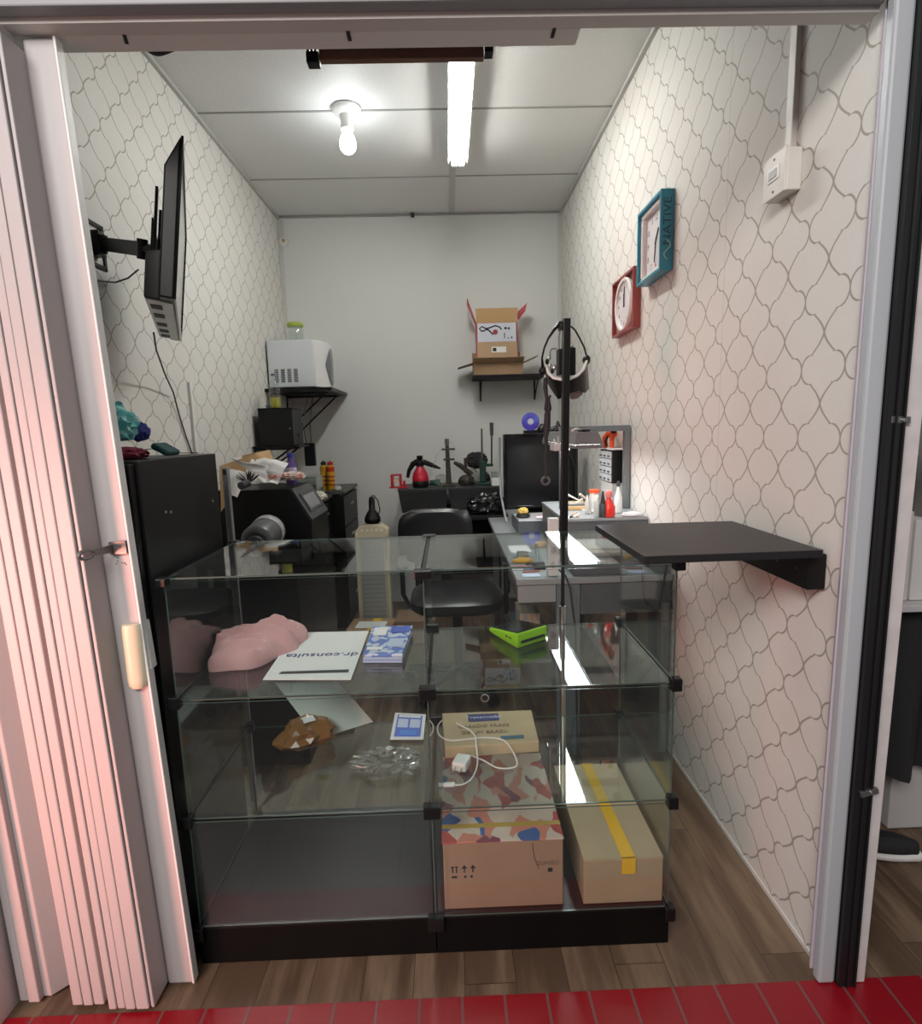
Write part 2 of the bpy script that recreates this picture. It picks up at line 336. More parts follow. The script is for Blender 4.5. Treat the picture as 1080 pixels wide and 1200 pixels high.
# head of the opening
box('trim_12', mat('grey_steel_lintel', (.30, .30, .31), .45), None, -3.2, .8555, 1.17, 1.20, 2.118, 2.155, kind=S, bev=.003)
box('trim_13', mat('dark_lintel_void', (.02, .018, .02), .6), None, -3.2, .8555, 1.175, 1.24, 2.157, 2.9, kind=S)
box('trim_14', mat('taupe_lintel_lip', (.72, .68, .64), .6), None, -1.10, .855, 1.2005, 1.235, 2.1085, 2.17, kind=S)
tr = T('door_track', 'white door track board with dark slots under the head of the opening', 'door track', (-.25, 1.25, 2.112))
box('rail', mat('cream_track_paint', (.84, .82, .78), .5), tr, -1.10, .286, 1.236, 1.285, 2.1085, 2.1165, bev=.001)
for px in (144, 406, 650):
    p = A(px, 42 if px < 300 else 31, Z=2.1084)
    B(Matrix.Translation((p.x, max(p.y, 1.246), 2.1080)) @ Matrix.Rotation(.35*(px < 300), 4, 'Z')).box(-.0035, .0035, -.014, .014, -.0006, .0002).out('slot', INK, tr)
# corridor: far wall behind the photographer, only seen in reflections
box('wall_corridor', mat('corridor_wall', (.25, .23, .22), .6), None, -3.2, 3.2, -3.7, -3.6, 0, 3.4, kind=S)
box('wall_front_left', mat('white_front_wall', (.62, .58, .57), .6, bump=.3, bscale=12), None, -3.2, -1.075, 1.14, 1.24, 0, 2.8, kind=S)

# ================================================================ accordion door, gathered at the left
dr = T('door_1', 'white folding accordion door gathered against the left jamb', 'door', (-.85, 1.19, .01)); dr['kind'] = S; del dr['category']
def leanbox(x0, x1, y0, y1, z0=.012, z1=2.105, lean=-.066, bev=.003, name='slat', m=PVC, xs=None):
    b = B(); l0 = lean*z0/2.1; l1 = lean*z1/2.1
    b.hexa([(x0+l0, y0, z0), (x1+l0, y0, z0), (x1+l0, y1, z0), (x0+l0, y1, z0)], [(x0+l1, y0, z1), (x1+l1, y0, z1), (x1+l1, y1, z1), (x0+l1, y1, z1)])
    return b.out(name, m, dr, bev=bev)
leanbox(-.7275, -.664, 1.231, 1.246, name='lead_post', lean=-.069, z0=.006, bev=.006)
leanbox(-.666, -.6605, 1.226, 1.25, name='post_edge', lean=-.069, z0=.01, bev=.002, m=WHITEP)
b = B(); b.hexa([(-.738, 1.172, .01), (-.7305, 1.172, .01), (-.7285, 1.245, .01), (-.736, 1.245, .01)], [(-.803, 1.172, 2.08), (-.7955, 1.172, 2.08), (-.7935, 1.245, 2.08), (-.801, 1.245, 2.08)])
b.out('slat', PVC, dr, bev=.002)
xs = [-.930, -.908, -.902, -.880, -.856, -.836, -.816, -.796, -.778, -.758, -.739]
for i, (x0, x1, y) in enumerate([(-.928, -.904, 1.184), (-.901, -.879, 1.182), (-.877, -.853, 1.183), (-.835, -.817, 1.170), (-.815, -.797, 1.171), (-.795, -.772, 1.168), (-.770, -.740, 1.167)]):
    leanbox(x0, x1, y, y+.06, z0=.011)
leanbox(-.853, -.836, 1.20, 1.24, m=mat('paler_pvc_fold', (.50, .46, .45), .6))  # set-back fold in slightly paler, rougher PVC
leanbox(-1.039, -1.012, 1.195, 1.215); leanbox(-1.062, -1.042, 1.20, 1.225)
b = B(); b.hexa([(-1.013, 1.21, .012), (-.995, 1.21, .012), (-.945, 1.262, .012), (-.963, 1.262, .012)], [(-1.078, 1.21, 2.08), (-1.060, 1.21, 2.08), (-1.010, 1.262, 2.08), (-1.028, 1.262, 2.08)])
b.out('slat', PVC, dr, bev=.002)
p = A(137, 642, Y=1.225)
lc = A(101, 650, Y=1.155); lm = A(126, 646, Y=1.19); le = A(131, 643, Y=1.222)
d_ = (le-lc).normalized(); hx = B(fr(lc, d_, (0, 0, 1)))
hx.tube([(.019*math.cos(t), .0085*math.sin(t), 0) for t in [2*PI*i/28 for i in range(28)]], .0042, 8, closed=True)
L2 = (le-lc).length; hx.hexa([(.021, -.006, -.002), (L2, -.009, -.002), (L2, -.009, .002), (.021, -.006, .002)], [(.021, .006, -.002), (L2, .009, -.002), (L2, .009, .002), (.021, .006, .002)])
hx.M = fr((p.x+.004, 1.2305, p.z), (1, 0, .05), (0, 0, 1)); hx.box(-.020, .016, -.014, .014, 0, .007); hx.cyl((.004, .005, .0072), (.004, .005, .0085), .003)
hx.out('hasp', mat('dull_steel', (.22, .22, .21), .4, metal=.8), dr, label='steel hasp screwed to the lead post', bev=.0008)
for i in range(8):
    random.seed(i); q = p+Vector((random.uniform(-.012, .014), 0, -.02-random.uniform(0, .02)))
    B().cyl((q.x, 1.2312, q.z), (q.x, 1.2305, q.z), .0013, n=8).out('screw_hole', INK, dr)
q0, q1 = A(152, 733, Y=1.215), A(160, 808, Y=1.215)
hp = [(-.016+.006*math.cos(t), .007*math.sin(t)) for t in [0]]
b = B(); L = (q0-q1).length; b.M = fr(q1+Vector((0, .012, 0)), (1, 0, 0), q0-q1)
prof = [(-.022, .0), (-.021, .008), (-.016, .014), (-.006, .0165), (.006, .015), (.016, .009), (.020, 0)]
vs = []
for k, (yy, s2) in enumerate(((0, .72), (.008, .95), (.02, 1), (L-.02, 1), (L-.006, .96), (L, .9))):
    vs += [(x*s2, yy, z*s2) for x, z in prof]
nn = len(prof); b.add(vs, [(k*nn+i, k*nn+i+1, (k+1)*nn+i+1, (k+1)*nn+i) for k in range(5) for i in range(nn-1)]+[tuple(range(nn)), tuple(range(5*nn, 6*nn))]+[(k*nn, (k+1)*nn, (k+1)*nn+nn-1, k*nn+nn-1) for k in range(5)])
b.out('handle', mat('yellowed_plastic', (.70, .64, .46), .4), dr, smooth=True, label='yellowed plastic handle')
a0 = A(170, 727, Y=1.25); a1 = A(178, 782, Y=1.25)
B().hexa([(a1.x-.004, 1.236, a1.z), (a1.x+.007, 1.236, a1.z), (a1.x+.007, 1.262, a1.z), (a1.x-.004, 1.262, a1.z)], [(a0.x-.006, 1.236, a0.z), (a0.x+.004, 1.236, a0.z), (a0.x+.004, 1.262, a0.z), (a0.x-.006, 1.262, a0.z)]).out('lock_case', WHITEP, dr, bev=.003)

# ================================================================ display counter
CX, CY, CW, CD = -.6677, 1.2825, 1.2, .4438
ZS = [.1087, .4064, .7154, 1.0129]
ct = T('display_counter', 'glass display counter with black plinth and black corner clips across the shop front', 'display counter', (CX+CW/2, CY+CD/2, 0))
def pane(x0, x1, y0, y1, z0, z1, name):
    b = B(); b.box(x0, x1, y0, y1, z0, z1); b.bm.faces.ensure_lookup_table()
    d = (x1-x0, y1-y0, z1-z0); ax = d.index(min(d))
    for f in b.bm.faces:
        f.normal_update()
        if abs(f.normal[ax]) < .5: f.material_index = 1
    return b.out(name, [GLASS, GEDGE], ct)
g = .005
for k in range(2):
    xa = CX+.006+k*CW/2; xb = xa+CW/2-.012
    pl = box('plinth', mat('plinth_black', (.003, .003, .003), .45, spec=.2), ct, CX+k*CW/2+.001, CX+(k+1)*CW/2-.001, CY+.004, CY+CD, .002, ZS[0]-.006, bev=.002)
    for i in (1, 2, 3): pane(xa, xb, CY+.006, CY+CD-.004, ZS[i]-.0022, ZS[i]+.0022, 'shelf_pane' if i < 3 else 'top_pane')
    for i in range(3): pane(xa, xb, CY-.002, CY+.002, ZS[i]+.005, ZS[i+1]-.005, 'front_pane')
for i in range(3):
    for x in (CX+.001, CX+CW/2-.0025, CX+CW-.006): pane(x, x+.004, CY+.008, CY+CD-.006, ZS[i]+.006, ZS[i+1]-.006, 'side_pane')
box('base_board', mat('black_board_top', (.012, .011, .012), .3), ct, CX+.004, CX+CW-.004, CY+.004, CY+CD, ZS[0]-.005, ZS[0], bev=.001)
for i in range(3, -1, -1):
    for k in range(3):
        for yy in (CY, CY+CD):
            if i == 0 and yy > CY: continue
            x = CX+k*CW/2; h = .017; wx = .021 if k == 1 else .016
            b = B(); b.box(x-wx+(.006 if k == 0 else 0), x+wx-(.006 if k == 2 else 0), yy-.013, yy+.013, ZS[i]-(.03 if i == 0 else .016), ZS[i]+(.006 if i == 0 else .005 if i == 3 else .016)); b.out('corner_clip', BLACKP, ct, bev=.003)
box('divider_strip', BLACKP, ct, CX+CW/2-.0045, CX+CW/2+.0045, CY+.01, CY+CD-.01, ZS[3]-.006, ZS[3]-.0035)
p = A(568, 818, Y=CY-.003)
B().tube([(p.x+.009*math.cos(t), CY-.0035, p.z+.009*math.sin(t)) for t in [2*PI*i/24 for i in range(24)]], .0016, 6, closed=True).out('finger_ring', STEEL, ct, smooth=True)

# ================================================================ flap board on the right wall
fb_ = T('flap_table', 'black flap board on a wall cleat beside the glass counter', 'wall shelf', (.63, 1.43, .93))
B().hexa([(.428, 1.225, 1.027), (.835, 1.232, 1.027), (.835, 1.645, 1.027), (.428, 1.65, 1.027)], [(.428, 1.225, 1.045), (.835, 1.232, 1.045), (.835, 1.645, 1.045), (.428, 1.65, 1.045)]).out('board', mat('black_wood_grain_board', (.016, .016, .017), .42, spec=.35, bump=.15, bscale=60), fb_, bev=.0015)
box('cleat', BLACKM, fb_, .826, XR-.002, 1.268, 1.70, .942, 1.026, bev=.002)
box('hinge', STEEL, fb_, .838, XR-.003, 1.28, 1.34, 1.027, 1.036, bev=.001)
for y in (1.31, 1.39, 1.6): B().cyl((.8262, y, .985), (.825, y, .985), .004, n=12).out('screw', DGREY, fb_)

# ================================================================ black cabinet at the left of the counter
cb = T('black_cabinet', 'tall black cabinet standing left of the glass counter', 'cabinet', (-.93, 1.5, 0))
box('body', BLACKM, cb, -1.17, -.692, 1.285, 1.712, .002, 1.285, bev=.002)
box('door', BLACKM, cb, -1.165, -.70, 1.262, 1.284, .06, 1.28, bev=.003)
for (px, py) in ((194, 600), (200, 600), (249, 587)): 
    q = A(px, py, X=-.692); B().cyl((-.6925, q.y, q.z), (-.6905, q.y, q.z), .0035, n=12).out('screw_cap', mat('pale_screw_cap', (.35, .35, .34), .5), cb)
def cloth_heap(name, m, c, rad, seed, label, cat='cloth', amp=.35, freq=2.2, sub=4):
    return tag(B().blob(c, rad, amp, freq, seed, sub).out(name, m, None, smooth=True), label, cat)
def stripes(name, a, bcol, s, ax=2):
    M, nt, p, n, pos, SS = base(name)
    t = n.m('SINE', n.m('ADD', n.m('MULTIPLY', SS[ax], s), n.m('MULTIPLY', n.noise(pos, 14, 2), 14)))
    nt.links.new(n.mix(n.ramp(t, -.2, .3), a, bcol), p.inputs['Base Color']); p.inputs['Roughness'].default_value = .85; return M
B_ = A(150, 520, Y=1.42)
gh = T('patterned_garment', 'teal patterned garment heaped on the black cabinet', 'garment', (-.83, 1.45, 1.32))
B().blob((-.835, 1.45, 1.330), (.050, .06, .058), .35, 2.2, 3, 4).out('teal_cloth', stripes('teal_stripes', (.10, .42, .42), (.22, .55, .52), 260), gh, smooth=True)
B().blob((-.795, 1.50, 1.352), (.020, .03, .024), .3, 2.2, 5, 3, flat=False).out('navy_cloth', mat('navy_cloth', (.02, .03, .20), .85, bump=.3), gh, smooth=True)
cloth_heap('folded_cloth', mat('wine_cloth', (.17, .012, .03), .9, bump=.3), (-.80, 1.43, 1.286), (.05, .055, .018), 8, 'wine red cloth at the bottom of the heap on the black cabinet', amp=.2)
b = B(Matrix.Translation((-.737, 1.50, 1.299)) @ Matrix.Rotation(.55, 4, 'Y')); b.box(-.024, .024, -.035, .035, .0, .016)
tag(b.out('fabric_case', mat('dark_green_cloth', (.01, .06, .06), .8), None, bev=.006), 'dark green cloth case leaning on the red cloth', 'case')
tag(B().tube([A(168, 527, Y=1.6), A(178, 526, Y=1.62), A(190, 531, Y=1.64), (-.72, 1.66, 1.2895)], .0012, 6).out('thin_wire', INK, None, smooth=True), 'thin dark wire curling off the top of the black cabinet', 'wire')

# ================================================================ television on the left wall
n0t, n0b = Vector((-.62, 1.5, 2.062)), Vector((-.676, 1.5, 1.679)); f0t, f0b = Vector((-.948, 2.25, 2.083)), Vector((-1.004, 2.25, 1.696))
tvm = fr((n0b+f0b)/2, f0b-n0b, n0t-n0b)           # x along the set, y up, z out of its back or front
if tvm.col[2].x > 0: tvm = tvm @ Matrix.Diagonal((-1, 1, -1, 1))   # local z now points to the wall (back)
TW, TH = (f0b-n0b).length, (n0t-n0b).length
tv = T('wall_television', 'black flat television tilted on an arm from the left wall', 'television', tuple(tvm.translation))
B(tvm).hexa([(-TW/2, 0, 0), (TW/2, 0, 0), (TW/2, TH, 0), (-TW/2, TH, 0)], [(-TW/2+.004, .0, .034), (TW/2-.004, .0, .034), (TW/2-.004, TH-.075, .034), (-TW/2+.004, TH-.075, .034)]).out('back_shell', BLACKP, tv, bev=.004)
B(tvm).box(-TW/2+.012, TW/2-.012, .014, TH-.012, -.0020, -.0003).out('screen', BLACKG, tv)
B(tvm).box(-TW/2, TW/2, -.001, .013, -.006, -.0003).box(-TW/2, TW/2, TH-.012, TH, -.006, -.0003).box(-TW/2, -TW/2+.011, .013, TH-.012, -.006, -.0003).box(TW/2-.011, TW/2, .013, TH-.012, -.006, -.0003).out('bezel', BLACKG, tv, bev=.001)
b = B(tvm); b.hexa([(-.36, .0, .035), (.36, .0, .035), (.36, .125, .035), (-.36, .125, .035)], [(-.35, .003, .070), (.35, .003, .070), (.35, .115, .070), (-.35, .115, .070)]); b.out('rear_housing', DGREY, tv, bev=.004)
B(tvm).box(-.35, .35, -.0035, -.0005, .004, .066).out('port_panel', mat('silver_port_panel', (.42, .42, .41), .35, metal=.5), tv)
for x in (-.32, -.2, -.06, .10, .24): B(tvm).box(x, x+.06, -.005, -.0036, .030, .058).out('port', INK, tv)
for x in (-.1, .1): B(tvm).box(x-.012, x+.012, .13, TH-.03, .062, .070).out('mount_rail', BLACKP, tv, bev=.001)
B(tvm).box(-.11, .11, .17, .27, .071, .076).out('mount_plate', BLACKP, tv, bev=.001)
brc = T('television_bracket', 'black swing arm bracket holding the television to the left wall', 'bracket', (XL, 2.07, 1.99))
wp = A(112, 284, X=XL); tp = tvm @ Vector((0, .21, .078))
b = B()
for z in (-.075, .06): b.box(XL, XL+.006, 2.0, 2.12, 1.99+z, 2.005+z)
for y in (2.0, 2.105): b.box(XL, XL+.006, y, y+.015, 1.915, 2.065)
b.box(XL, XL+.03, 2.04, 2.08, 1.95, 2.03); b.out('wall_plate', BLACKP, brc, bev=.002)
mid = Vector((XL+.03, 2.06, 1.99)); e2 = Vector((tp.x-.03, tp.y, tp.z))
b = B(fr((mid+e2)/2, e2-mid, (0, 0, 1))); l = (e2-mid).length/2; b.box(-l, l, -.022, .022, -.009, .009); b.cyl((-l, -.03, 0), (-l, .03, 0), .016); b.cyl((l, -.03, 0), (l, .03, 0), .016)
b.out('arm', BLACKP, brc, bev=.002)
b = B(); b.cyl(e2, tp+Vector((.0, 0, 0)), .014); b.out('tilt_joint', DGREY, brc, bev=.001)
tag(B().tube([A(113, 329, X=XL+.01), A(135, 331, X=XL+.02), A(150, 326, X=XL+.06), A(162, 316, X=XL+.12)], .0028, 8).out('power_cable', INK, None, smooth=True), 'short black cable looping under the television arm', 'cable')
pts = [(180, 390), (183, 410), (193, 438), (203, 460), (211, 490), (219, 515), (225, 532)]
tag(B().tube([A(u, v, X=x) for (u, v), x in zip(pts, (-1.0, -1.06, -1.12, -1.16, -1.172, -1.172, -1.17))], .0032, 8).out('television_cable', INK, None, smooth=True), 'long black cable hanging down the wallpaper below the television', 'cable')
q0, q1 = A(220, 448, X=XL), A(217, 532, X=XL)
tag(B().box(XL, XL+.014, q0.y-.011, q0.y+.011, 1.15, q0.z).out('cable_duct', WHITEP, None, bev=.003), 'short white cable duct on the left wallpaper', 'cable duct')

# ================================================================ right wall: switch, duct, clocks
sw = T('light_switch', 'white surface light switch box on the right wallpaper', 'light switch', (XR, 1.49, 1.89))
box('housing', mat('ivory_switch', (.66, .65, .60), .4), sw, .834, XR, 1.452, 1.545, 1.888, 1.985, bev=.003)
box('cover', mat('ivory_switch'), sw, .829, .834, 1.450, 1.547, 1.886, 1.988, bev=.002)
box('rocker_frame', WHITEP, sw, .8265, .829, 1.475, 1.523, 1.925, 1.957, bev=.0008)
box('rocker', mat('grey_rocker', (.42, .43, .42), .3), sw, .8245, .8265, 1.482, 1.516, 1.931, 1.951, bev=.001)
for z in (1.900, 1.975): B().cyl((.8292, 1.499, z), (.828, 1.499, z), .0032, n=12).out('screw', DGREY, sw)
tag(box('cable_duct', mat('ivory_duct', (.60, .57, .54), .45), None, XR-.014, XR, 1.478, 1.508, 1.9865, 2.86, bev=.002), 'long ivory cable duct rising from the light switch', 'cable duct')
def clock(name, label, yn, yf, z0, z1, depth, fm, round_face, tilt=0, hands=(1.15, 6.3)):
    t = T(name, label, 'wall clock', (XR, (yn+yf)/2, z0))
    W2, H2 = (yf-yn)/2, (z1-z0)/2
    M = fr((XR, (yn+yf)/2, (z0+z1)/2), (0, -1, 0), (0, 0, 1)) @ Matrix.Rotation(tilt, 4, 'Z')
    th = .022
    b = B(M); b.box(-W2, W2, -H2, H2, .001, .012)
    for a in ((-W2, W2, H2-th*.5, H2), (-W2, W2, -H2, -H2+th*.5), (-W2, -W2+th*.5, -H2+th*.5, H2-th*.5), (W2-th*.5, W2, -H2+th*.5, H2-th*.5)): b.box(*a, .012, depth)
    b.out('frame', fm, t, bev=.0015)
    fw = mat('clock_white', (.70, .69, .70), .35)
    if round_face:
        B(M).box(-W2+th*.5, W2-th*.5, -H2+th*.5, H2-th*.5, .012, .014).out('backing', mat('clock_grey_backing', (.30, .27, .26), .5), t)
        B(M).lathe([(.118, .0), (.122, .012), (.116, .022), (.106, .020), (.102, .010)], (0, 0, .014), 48).out('bezel_ring', WHITEP, t, smooth=True)
        B(M).cyl((0, 0, .015), (0, 0, .0245), .100, n=48).out('dial', fw, t); zt = .0255; R0 = .084
    else:
        k = W2-th*.5; k2 = H2-th*.5
        b = B(M)
        for a in ((-k, k, k2-.016, k2), (-k, k, -k2, -k2+.016), (-k, -k+.016, -k2+.016, k2-.016), (k-.016, k, -k2+.016, k2-.016)): b.box(*a, .012, depth-.012)
        b.out('inner_bezel', WHITEP, t, bev=.006); B(M).box(-k+.016, k-.016, -k2+.016, k2-.016, .012, .020).out('dial', fw, t); zt = .0205; R0 = .088
    for i in range(1, 13):
        a = PI/2-i*PI/6; sq = 1.0 if round_face else min(1.25, 1/max(abs(math.cos(a)), abs(math.sin(a))))
        p = M @ Vector((R0*sq*math.cos(a), R0*sq*math.sin(a), zt))
        Mt = M.copy(); Mt.translation = p
        text(str(i), .026 if round_face else .032, Mt, mat('red_ink', (.5, .02, .02), .6) if (i == 6 and not round_face) else mat('faint_ink', (.22, .22, .24), .6), t, 'numeral')
    for nm, hr, ln, wd in (('hour_hand', hands[0]/12, .05, .004), ('minute_hand', hands[1]/60*5 if hands[1] > 12 else hands[1]/12, .078, .003)):
        a = PI/2-2*PI*hr
        B(M @ Matrix.Rotation(a, 4, 'Z')).box(-.012, ln, -wd, wd, zt+.001, zt+.003).out(nm, INK, t)
    return t, M, W2, H2
c1, M1, W1, H1 = clock('blue_wall_clock', 'blue square wall clock with brand lettering on its side', 2.238, 2.505, 1.912, 2.20, .053, mat('petrol_blue_plastic', (.03, .27, .38), .3), False)
Ms = fr((XR-.027, 2.2368, 2.085), (0, 0, 1), (1, 0, 0)); Ms = fr((XR-.027, 2.2368, 2.085), (0, 0, 1), (-1, 0, 0))
text('NATIVE', .044, Ms, mat('dark_teal_ink', (.01, .07, .09), .4), c1, 'lettering', sx=1.15)
wv = [Ms @ Vector((-.135+.07*t, .012*math.sin(t*6.5), .001)) for t in [i/16 for i in range(17)]]
B().tube(wv, .0022, 6).out('wave_mark', mat('pale_blue_ink', (.35, .6, .7), .4), c1, smooth=True)
c2, M2, W2_, H2_ = clock('red_wall_clock', 'dusty red framed wall clock with a round white dial', 2.60, 2.925, 1.765, 2.025, .036, mat('red_clock_plastic', (.30, .06, .055), .35), True, hands=(11.9, 12.1))

# ================================================================ ceiling lights
tl = T('tube_light', 'twin fluorescent tube fitting on the ceiling', 'ceiling light', (.1, 3.0, ZC-.09))
box('housing', WHITEP, tl, .058, .148, 2.30, 3.47, ZC-.045, ZC-.007, bev=.003)
for sx_, xo in ((-1, .058), (1, .148)):  # added lips that keep direct tube light off the ceiling
    B().hexa([(xo-.002, 2.30, ZC-.045), (xo+.002, 2.30, ZC-.045), (xo+.002, 3.47, ZC-.045), (xo-.002, 3.47, ZC-.045)], [(xo+sx_*.008-.002, 2.30, ZC-.060), (xo+sx_*.008+.002, 2.30, ZC-.060), (xo+sx_*.008+.002, 3.47, ZC-.060), (xo+sx_*.008-.002, 3.47, ZC-.060)]).out('added_shade_lip', WHITEP, tl)
EM = mat('lit_tube', (1, 1, 1), .5, emit=(1.0, 1.0, .95), estr=TUBE_E)
for x in (.083, .123):
    B().cyl((x, 2.34, ZC-.068), (x, 3.43, ZC-.068), .014).out('tube', EM, tl, smooth=True)
    for y in (2.33, 3.44): box('end_cap', WHITEP, tl, x-.016, x+.016, y-.012, y+.012, ZC-.086, ZC-.046, bev=.002)
bl = T('bulb_lamp', 'white ceiling lamp holder with one lit bulb', 'ceiling light', (-.442, 3.0, ZC-.2))
B().lathe([(.070, 0), (.070, -.008), (.058, -.022), (.035, -.030), (.028, -.060), (.030, -.092), (.024, -.094)], (-.442, 3.0, ZC-.004), 32).out('holder', WHITEP, bl, smooth=True)
B().lathe([(.014, -.09), (.020, -.105), (.034, -.128), (.040, -.155), (.036, -.178), (.022, -.195), (.004, -.20)], (-.442, 3.0, ZC-.004), 32).out('bulb', mat('lit_bulb', (1, 1, 1), .4, emit=(.93, .98, 1.0), estr=BULB_E), bl, smooth=True)
br = T('brown_board', 'short brown board with black end fittings hanging under the ceiling', 'board', (-.075, 1.57, 2.24))
box('panel', DWOOD, br, -.288, .118, 1.55, 1.57, 2.245, 2.34, bev=.002)
for s, x in ((-1, -.289), (1, .119)):
    b = B(); b.box(x-.03 if s < 0 else x, x if s < 0 else x+.022, 1.545, 1.575, 2.238 if s < 0 else 2.255, 2.262 if s < 0 else 2.29)
    if s < 0:
        for k in range(3): b.box(x-.028+k*.009, x-.023+k*.009, 1.548, 1.572, 2.262, 2.275)
    else: b.box(x, x+.03, 1.545, 1.575, 2.282, 2.292)
    b.out('end_fitting', BLACKP, br, bev=.001)
for x in (-.2, .05): B().cyl((x, 1.56, 2.341), (x, 1.56, ZC), .002).out('hanging_wire', STEEL, br)
q = A(188, 50, Y=1.9)
b = B(); b.tube([(q.x+.075*math.cos(t)+.01*math.sin(3*t), 1.9+.06*math.sin(t), q.z+.012+.012*math.sin(2*t)) for t in [2*PI*i/40 for i in range(40)]], .007, 8, closed=True)
b.tube([(q.x+.06*math.cos(t+1), 1.9+.065*math.sin(t+1), q.z+.02+.012*math.sin(3*t)) for t in [2*PI*i/40 for i in range(40)]], .006, 8, closed=True)
b.cyl((q.x, 1.93, q.z+.03), (q.x, 1.93, ZC), .0015)
tag(b.out('cable_coil', INK, None, smooth=True), 'coil of black cable hanging at the ceiling near the left wall', 'cable')
q = A(483, 248, Z=ZC)
tag(box('ceiling_clip', INK, None, q.x-.012, q.x+.012, YB-.03, YB-.014, ZC-.03, ZC-.004, bev=.002), 'small black clip where ceiling meets the back wall', 'clip')
q = A(333, 284, Y=YB)
sk = T('hanging_socket', 'small white round socket hanging by a wire in the back left corner', 'socket', (q.x, YB, q.z-.03))
B().cyl((q.x, YB-.001, q.z), (q.x, YB-.02, q.z), .035, .03, 24).out('cover', WHITEP, sk, smooth=True)
B().cyl((q.x, YB-.021, q.z+.006), (q.x, YB-.024, q.z+.006), .012).out('insert', mat('yellowed_insert', (.45, .33, .12), .5), sk)
B().tube([(q.x, YB-.006, q.z+.03), (q.x-.003, YB-.006, ZC-.03)], .004, 6).out('wire', mat('pale_wire', (.6, .6, .58), .5), sk)

# ================================================================ back left: wall shelves, microwave, black box
def bracket_shelf(name, label, x0, x1, y0, y1, z, th, ybr, drop, m=BLACKM):
    t = T(name, label, 'wall shelf', (x0, (y0+y1)/2, z))
    box('board', m, t, x0, x1, y0, y1, z-th, z, bev=.002)
    for y in ybr:
        b = B(); b.box(x0, x0+.008, y-.009, y+.009, z-th-drop, z-th-.001); b.box(x0+.008, x1-.05, y-.007, y+.007, z-th-.012, z-th-.001)
        b.tube([(x0+.006, y, z-th-drop+.01), (x1-.07, y, z-th-.012)], .006, 8); b.out('bracket', BLACKP, t, bev=.001)
    return t
bracket_shelf('wall_shelf', 'black wall shelf on diagonal brackets under the white microwave', XL+.001, -.745, 3.78, YB-.003, 1.632, .022, (3.9, 4.28), .34)
bracket_shelf('wall_shelf', 'small black bracket shelf under the black metal box', XL+.001, -.90, 3.46, 3.74, 1.268, .014, (3.5, 3.7), .16)
mw = T('microwave_oven', 'white microwave oven on the high left shelf, door facing right', 'microwave', (-1.01, 4.08, 1.634))
MWW = mat('microwave_white', (.66, .69, .72), .35)
box('body', MWW, mw, -1.165, -.862, 3.85, 4.32, 1.642, 1.945, bev=.006)
b = B(); n = 12; prof = []
for i in range(n+1):
    t = i/n; prof.append((-.861+.062*math.sin(PI*t)**.7, 3.852+.466*t))
b.prism([(-.860, 3.852)]+prof[1:-1]+[(-.860, 4.318)], 1.642, 1.945); b.out('door', mat('microwave_door_white', (.72, .72, .71), .3), mw, bev=.003, smooth=True)
b = B()
for i in range(3, 9):
    (x0, y0), (x1, y1) = prof[i], prof[i+1]
    h0, h1 = .115*math.sin(PI*(i-3)/6)+.012, .115*math.sin(PI*(i-2)/6)+.012
    b.hexa([(x0+.002, y0, 1.79-h0), (x1+.002, y1, 1.79-h1), (x1+.006, y1, 1.79-h1), (x0+.006, y0, 1.79-h0)], [(x0+.002, y0, 1.79+h0), (x1+.002, y1, 1.79+h1), (x1+.006, y1, 1.79+h1), (x0+.006, y0, 1.79+h0)])
b.out('door_window', mat('smoked_window', (.12, .13, .14), .15), mw)
b = B()
for c in range(4):
    for r in range(10): b.box(-1.125+c*.042, -1.099+c*.042, 3.8485, 3.8502, 1.675+r*.0088, 1.680+r*.0088)
b.out('vent', mat('vent_dark', (.06, .06, .065), .6), mw)
for x in (-1.14, -.89):
    for y in (3.88, 4.29): B().cyl((x, y, 1.633), (x, y, 1.642), .012).out('foot', BLACKP, mw)
jr = T('glass_jar', 'empty clear jar with a lime green lid on top of the microwave', 'jar', (-1.02, 4.05, 1.946))
B().lathe([(.050, .001), (.054, .008), (.054, .095), (.045, .112)], (-1.02, 4.05, 1.946), 28).out('jar_body', BOTTLEG, jr, smooth=True)
B().lathe([(.052, .113), (.056, .118), (.055, .135), (.048, .142)], (-1.02, 4.05, 1.946), 28).out('lid', mat('lime_lid', (.35, .45, .06), .4), jr, smooth=True)
bx = T('black_metal_box', 'black metal box on the small bracket shelf below the microwave', 'box', (-1.03, 3.6, 1.27))
box('body', BLACKM, bx, -1.135, -.932, 3.485, 3.72, 1.27, 1.487, bev=.002)
box('lid', BLACKM, bx, -1.137, -.930, 3.483, 3.722, 1.488, 1.494, bev=.001)
B().cyl((-.932, 3.6, 1.33), (-.926, 3.6, 1.33), .012).out('knob', BLACKP, bx)
B().cyl((-.95, 3.484, 1.37), (-.95, 3.4815, 1.37), .0035).out('rivet', STEEL, bx)
bt = T('plastic_bottle', 'clear plastic bottle with yellow liquid on the black metal box', 'bottle', (-1.045, 3.55, 1.495))
B().lathe([(.030, .001), (.032, .01), (.032, .13), (.026, .155), (.013, .18), (.013, .19)], (-1.045, 3.55, 1.495)).out('bottle_body', BOTTLEG, bt, smooth=True)
B().lathe([(.0285, .003), (.0300, .01), (.0300, .062), (.028, .064)], (-1.045, 3.55, 1.495)).out('liquid', mat('yellow_liquid', (.45, .40, .02), .2), bt, smooth=True)
B().lathe([(.015, .191), (.015, .206), (.012, .207)], (-1.045, 3.55, 1.495)).out('cap', mat('blue_grey_cap', (.15, .18, .24), .4), bt, smooth=True)
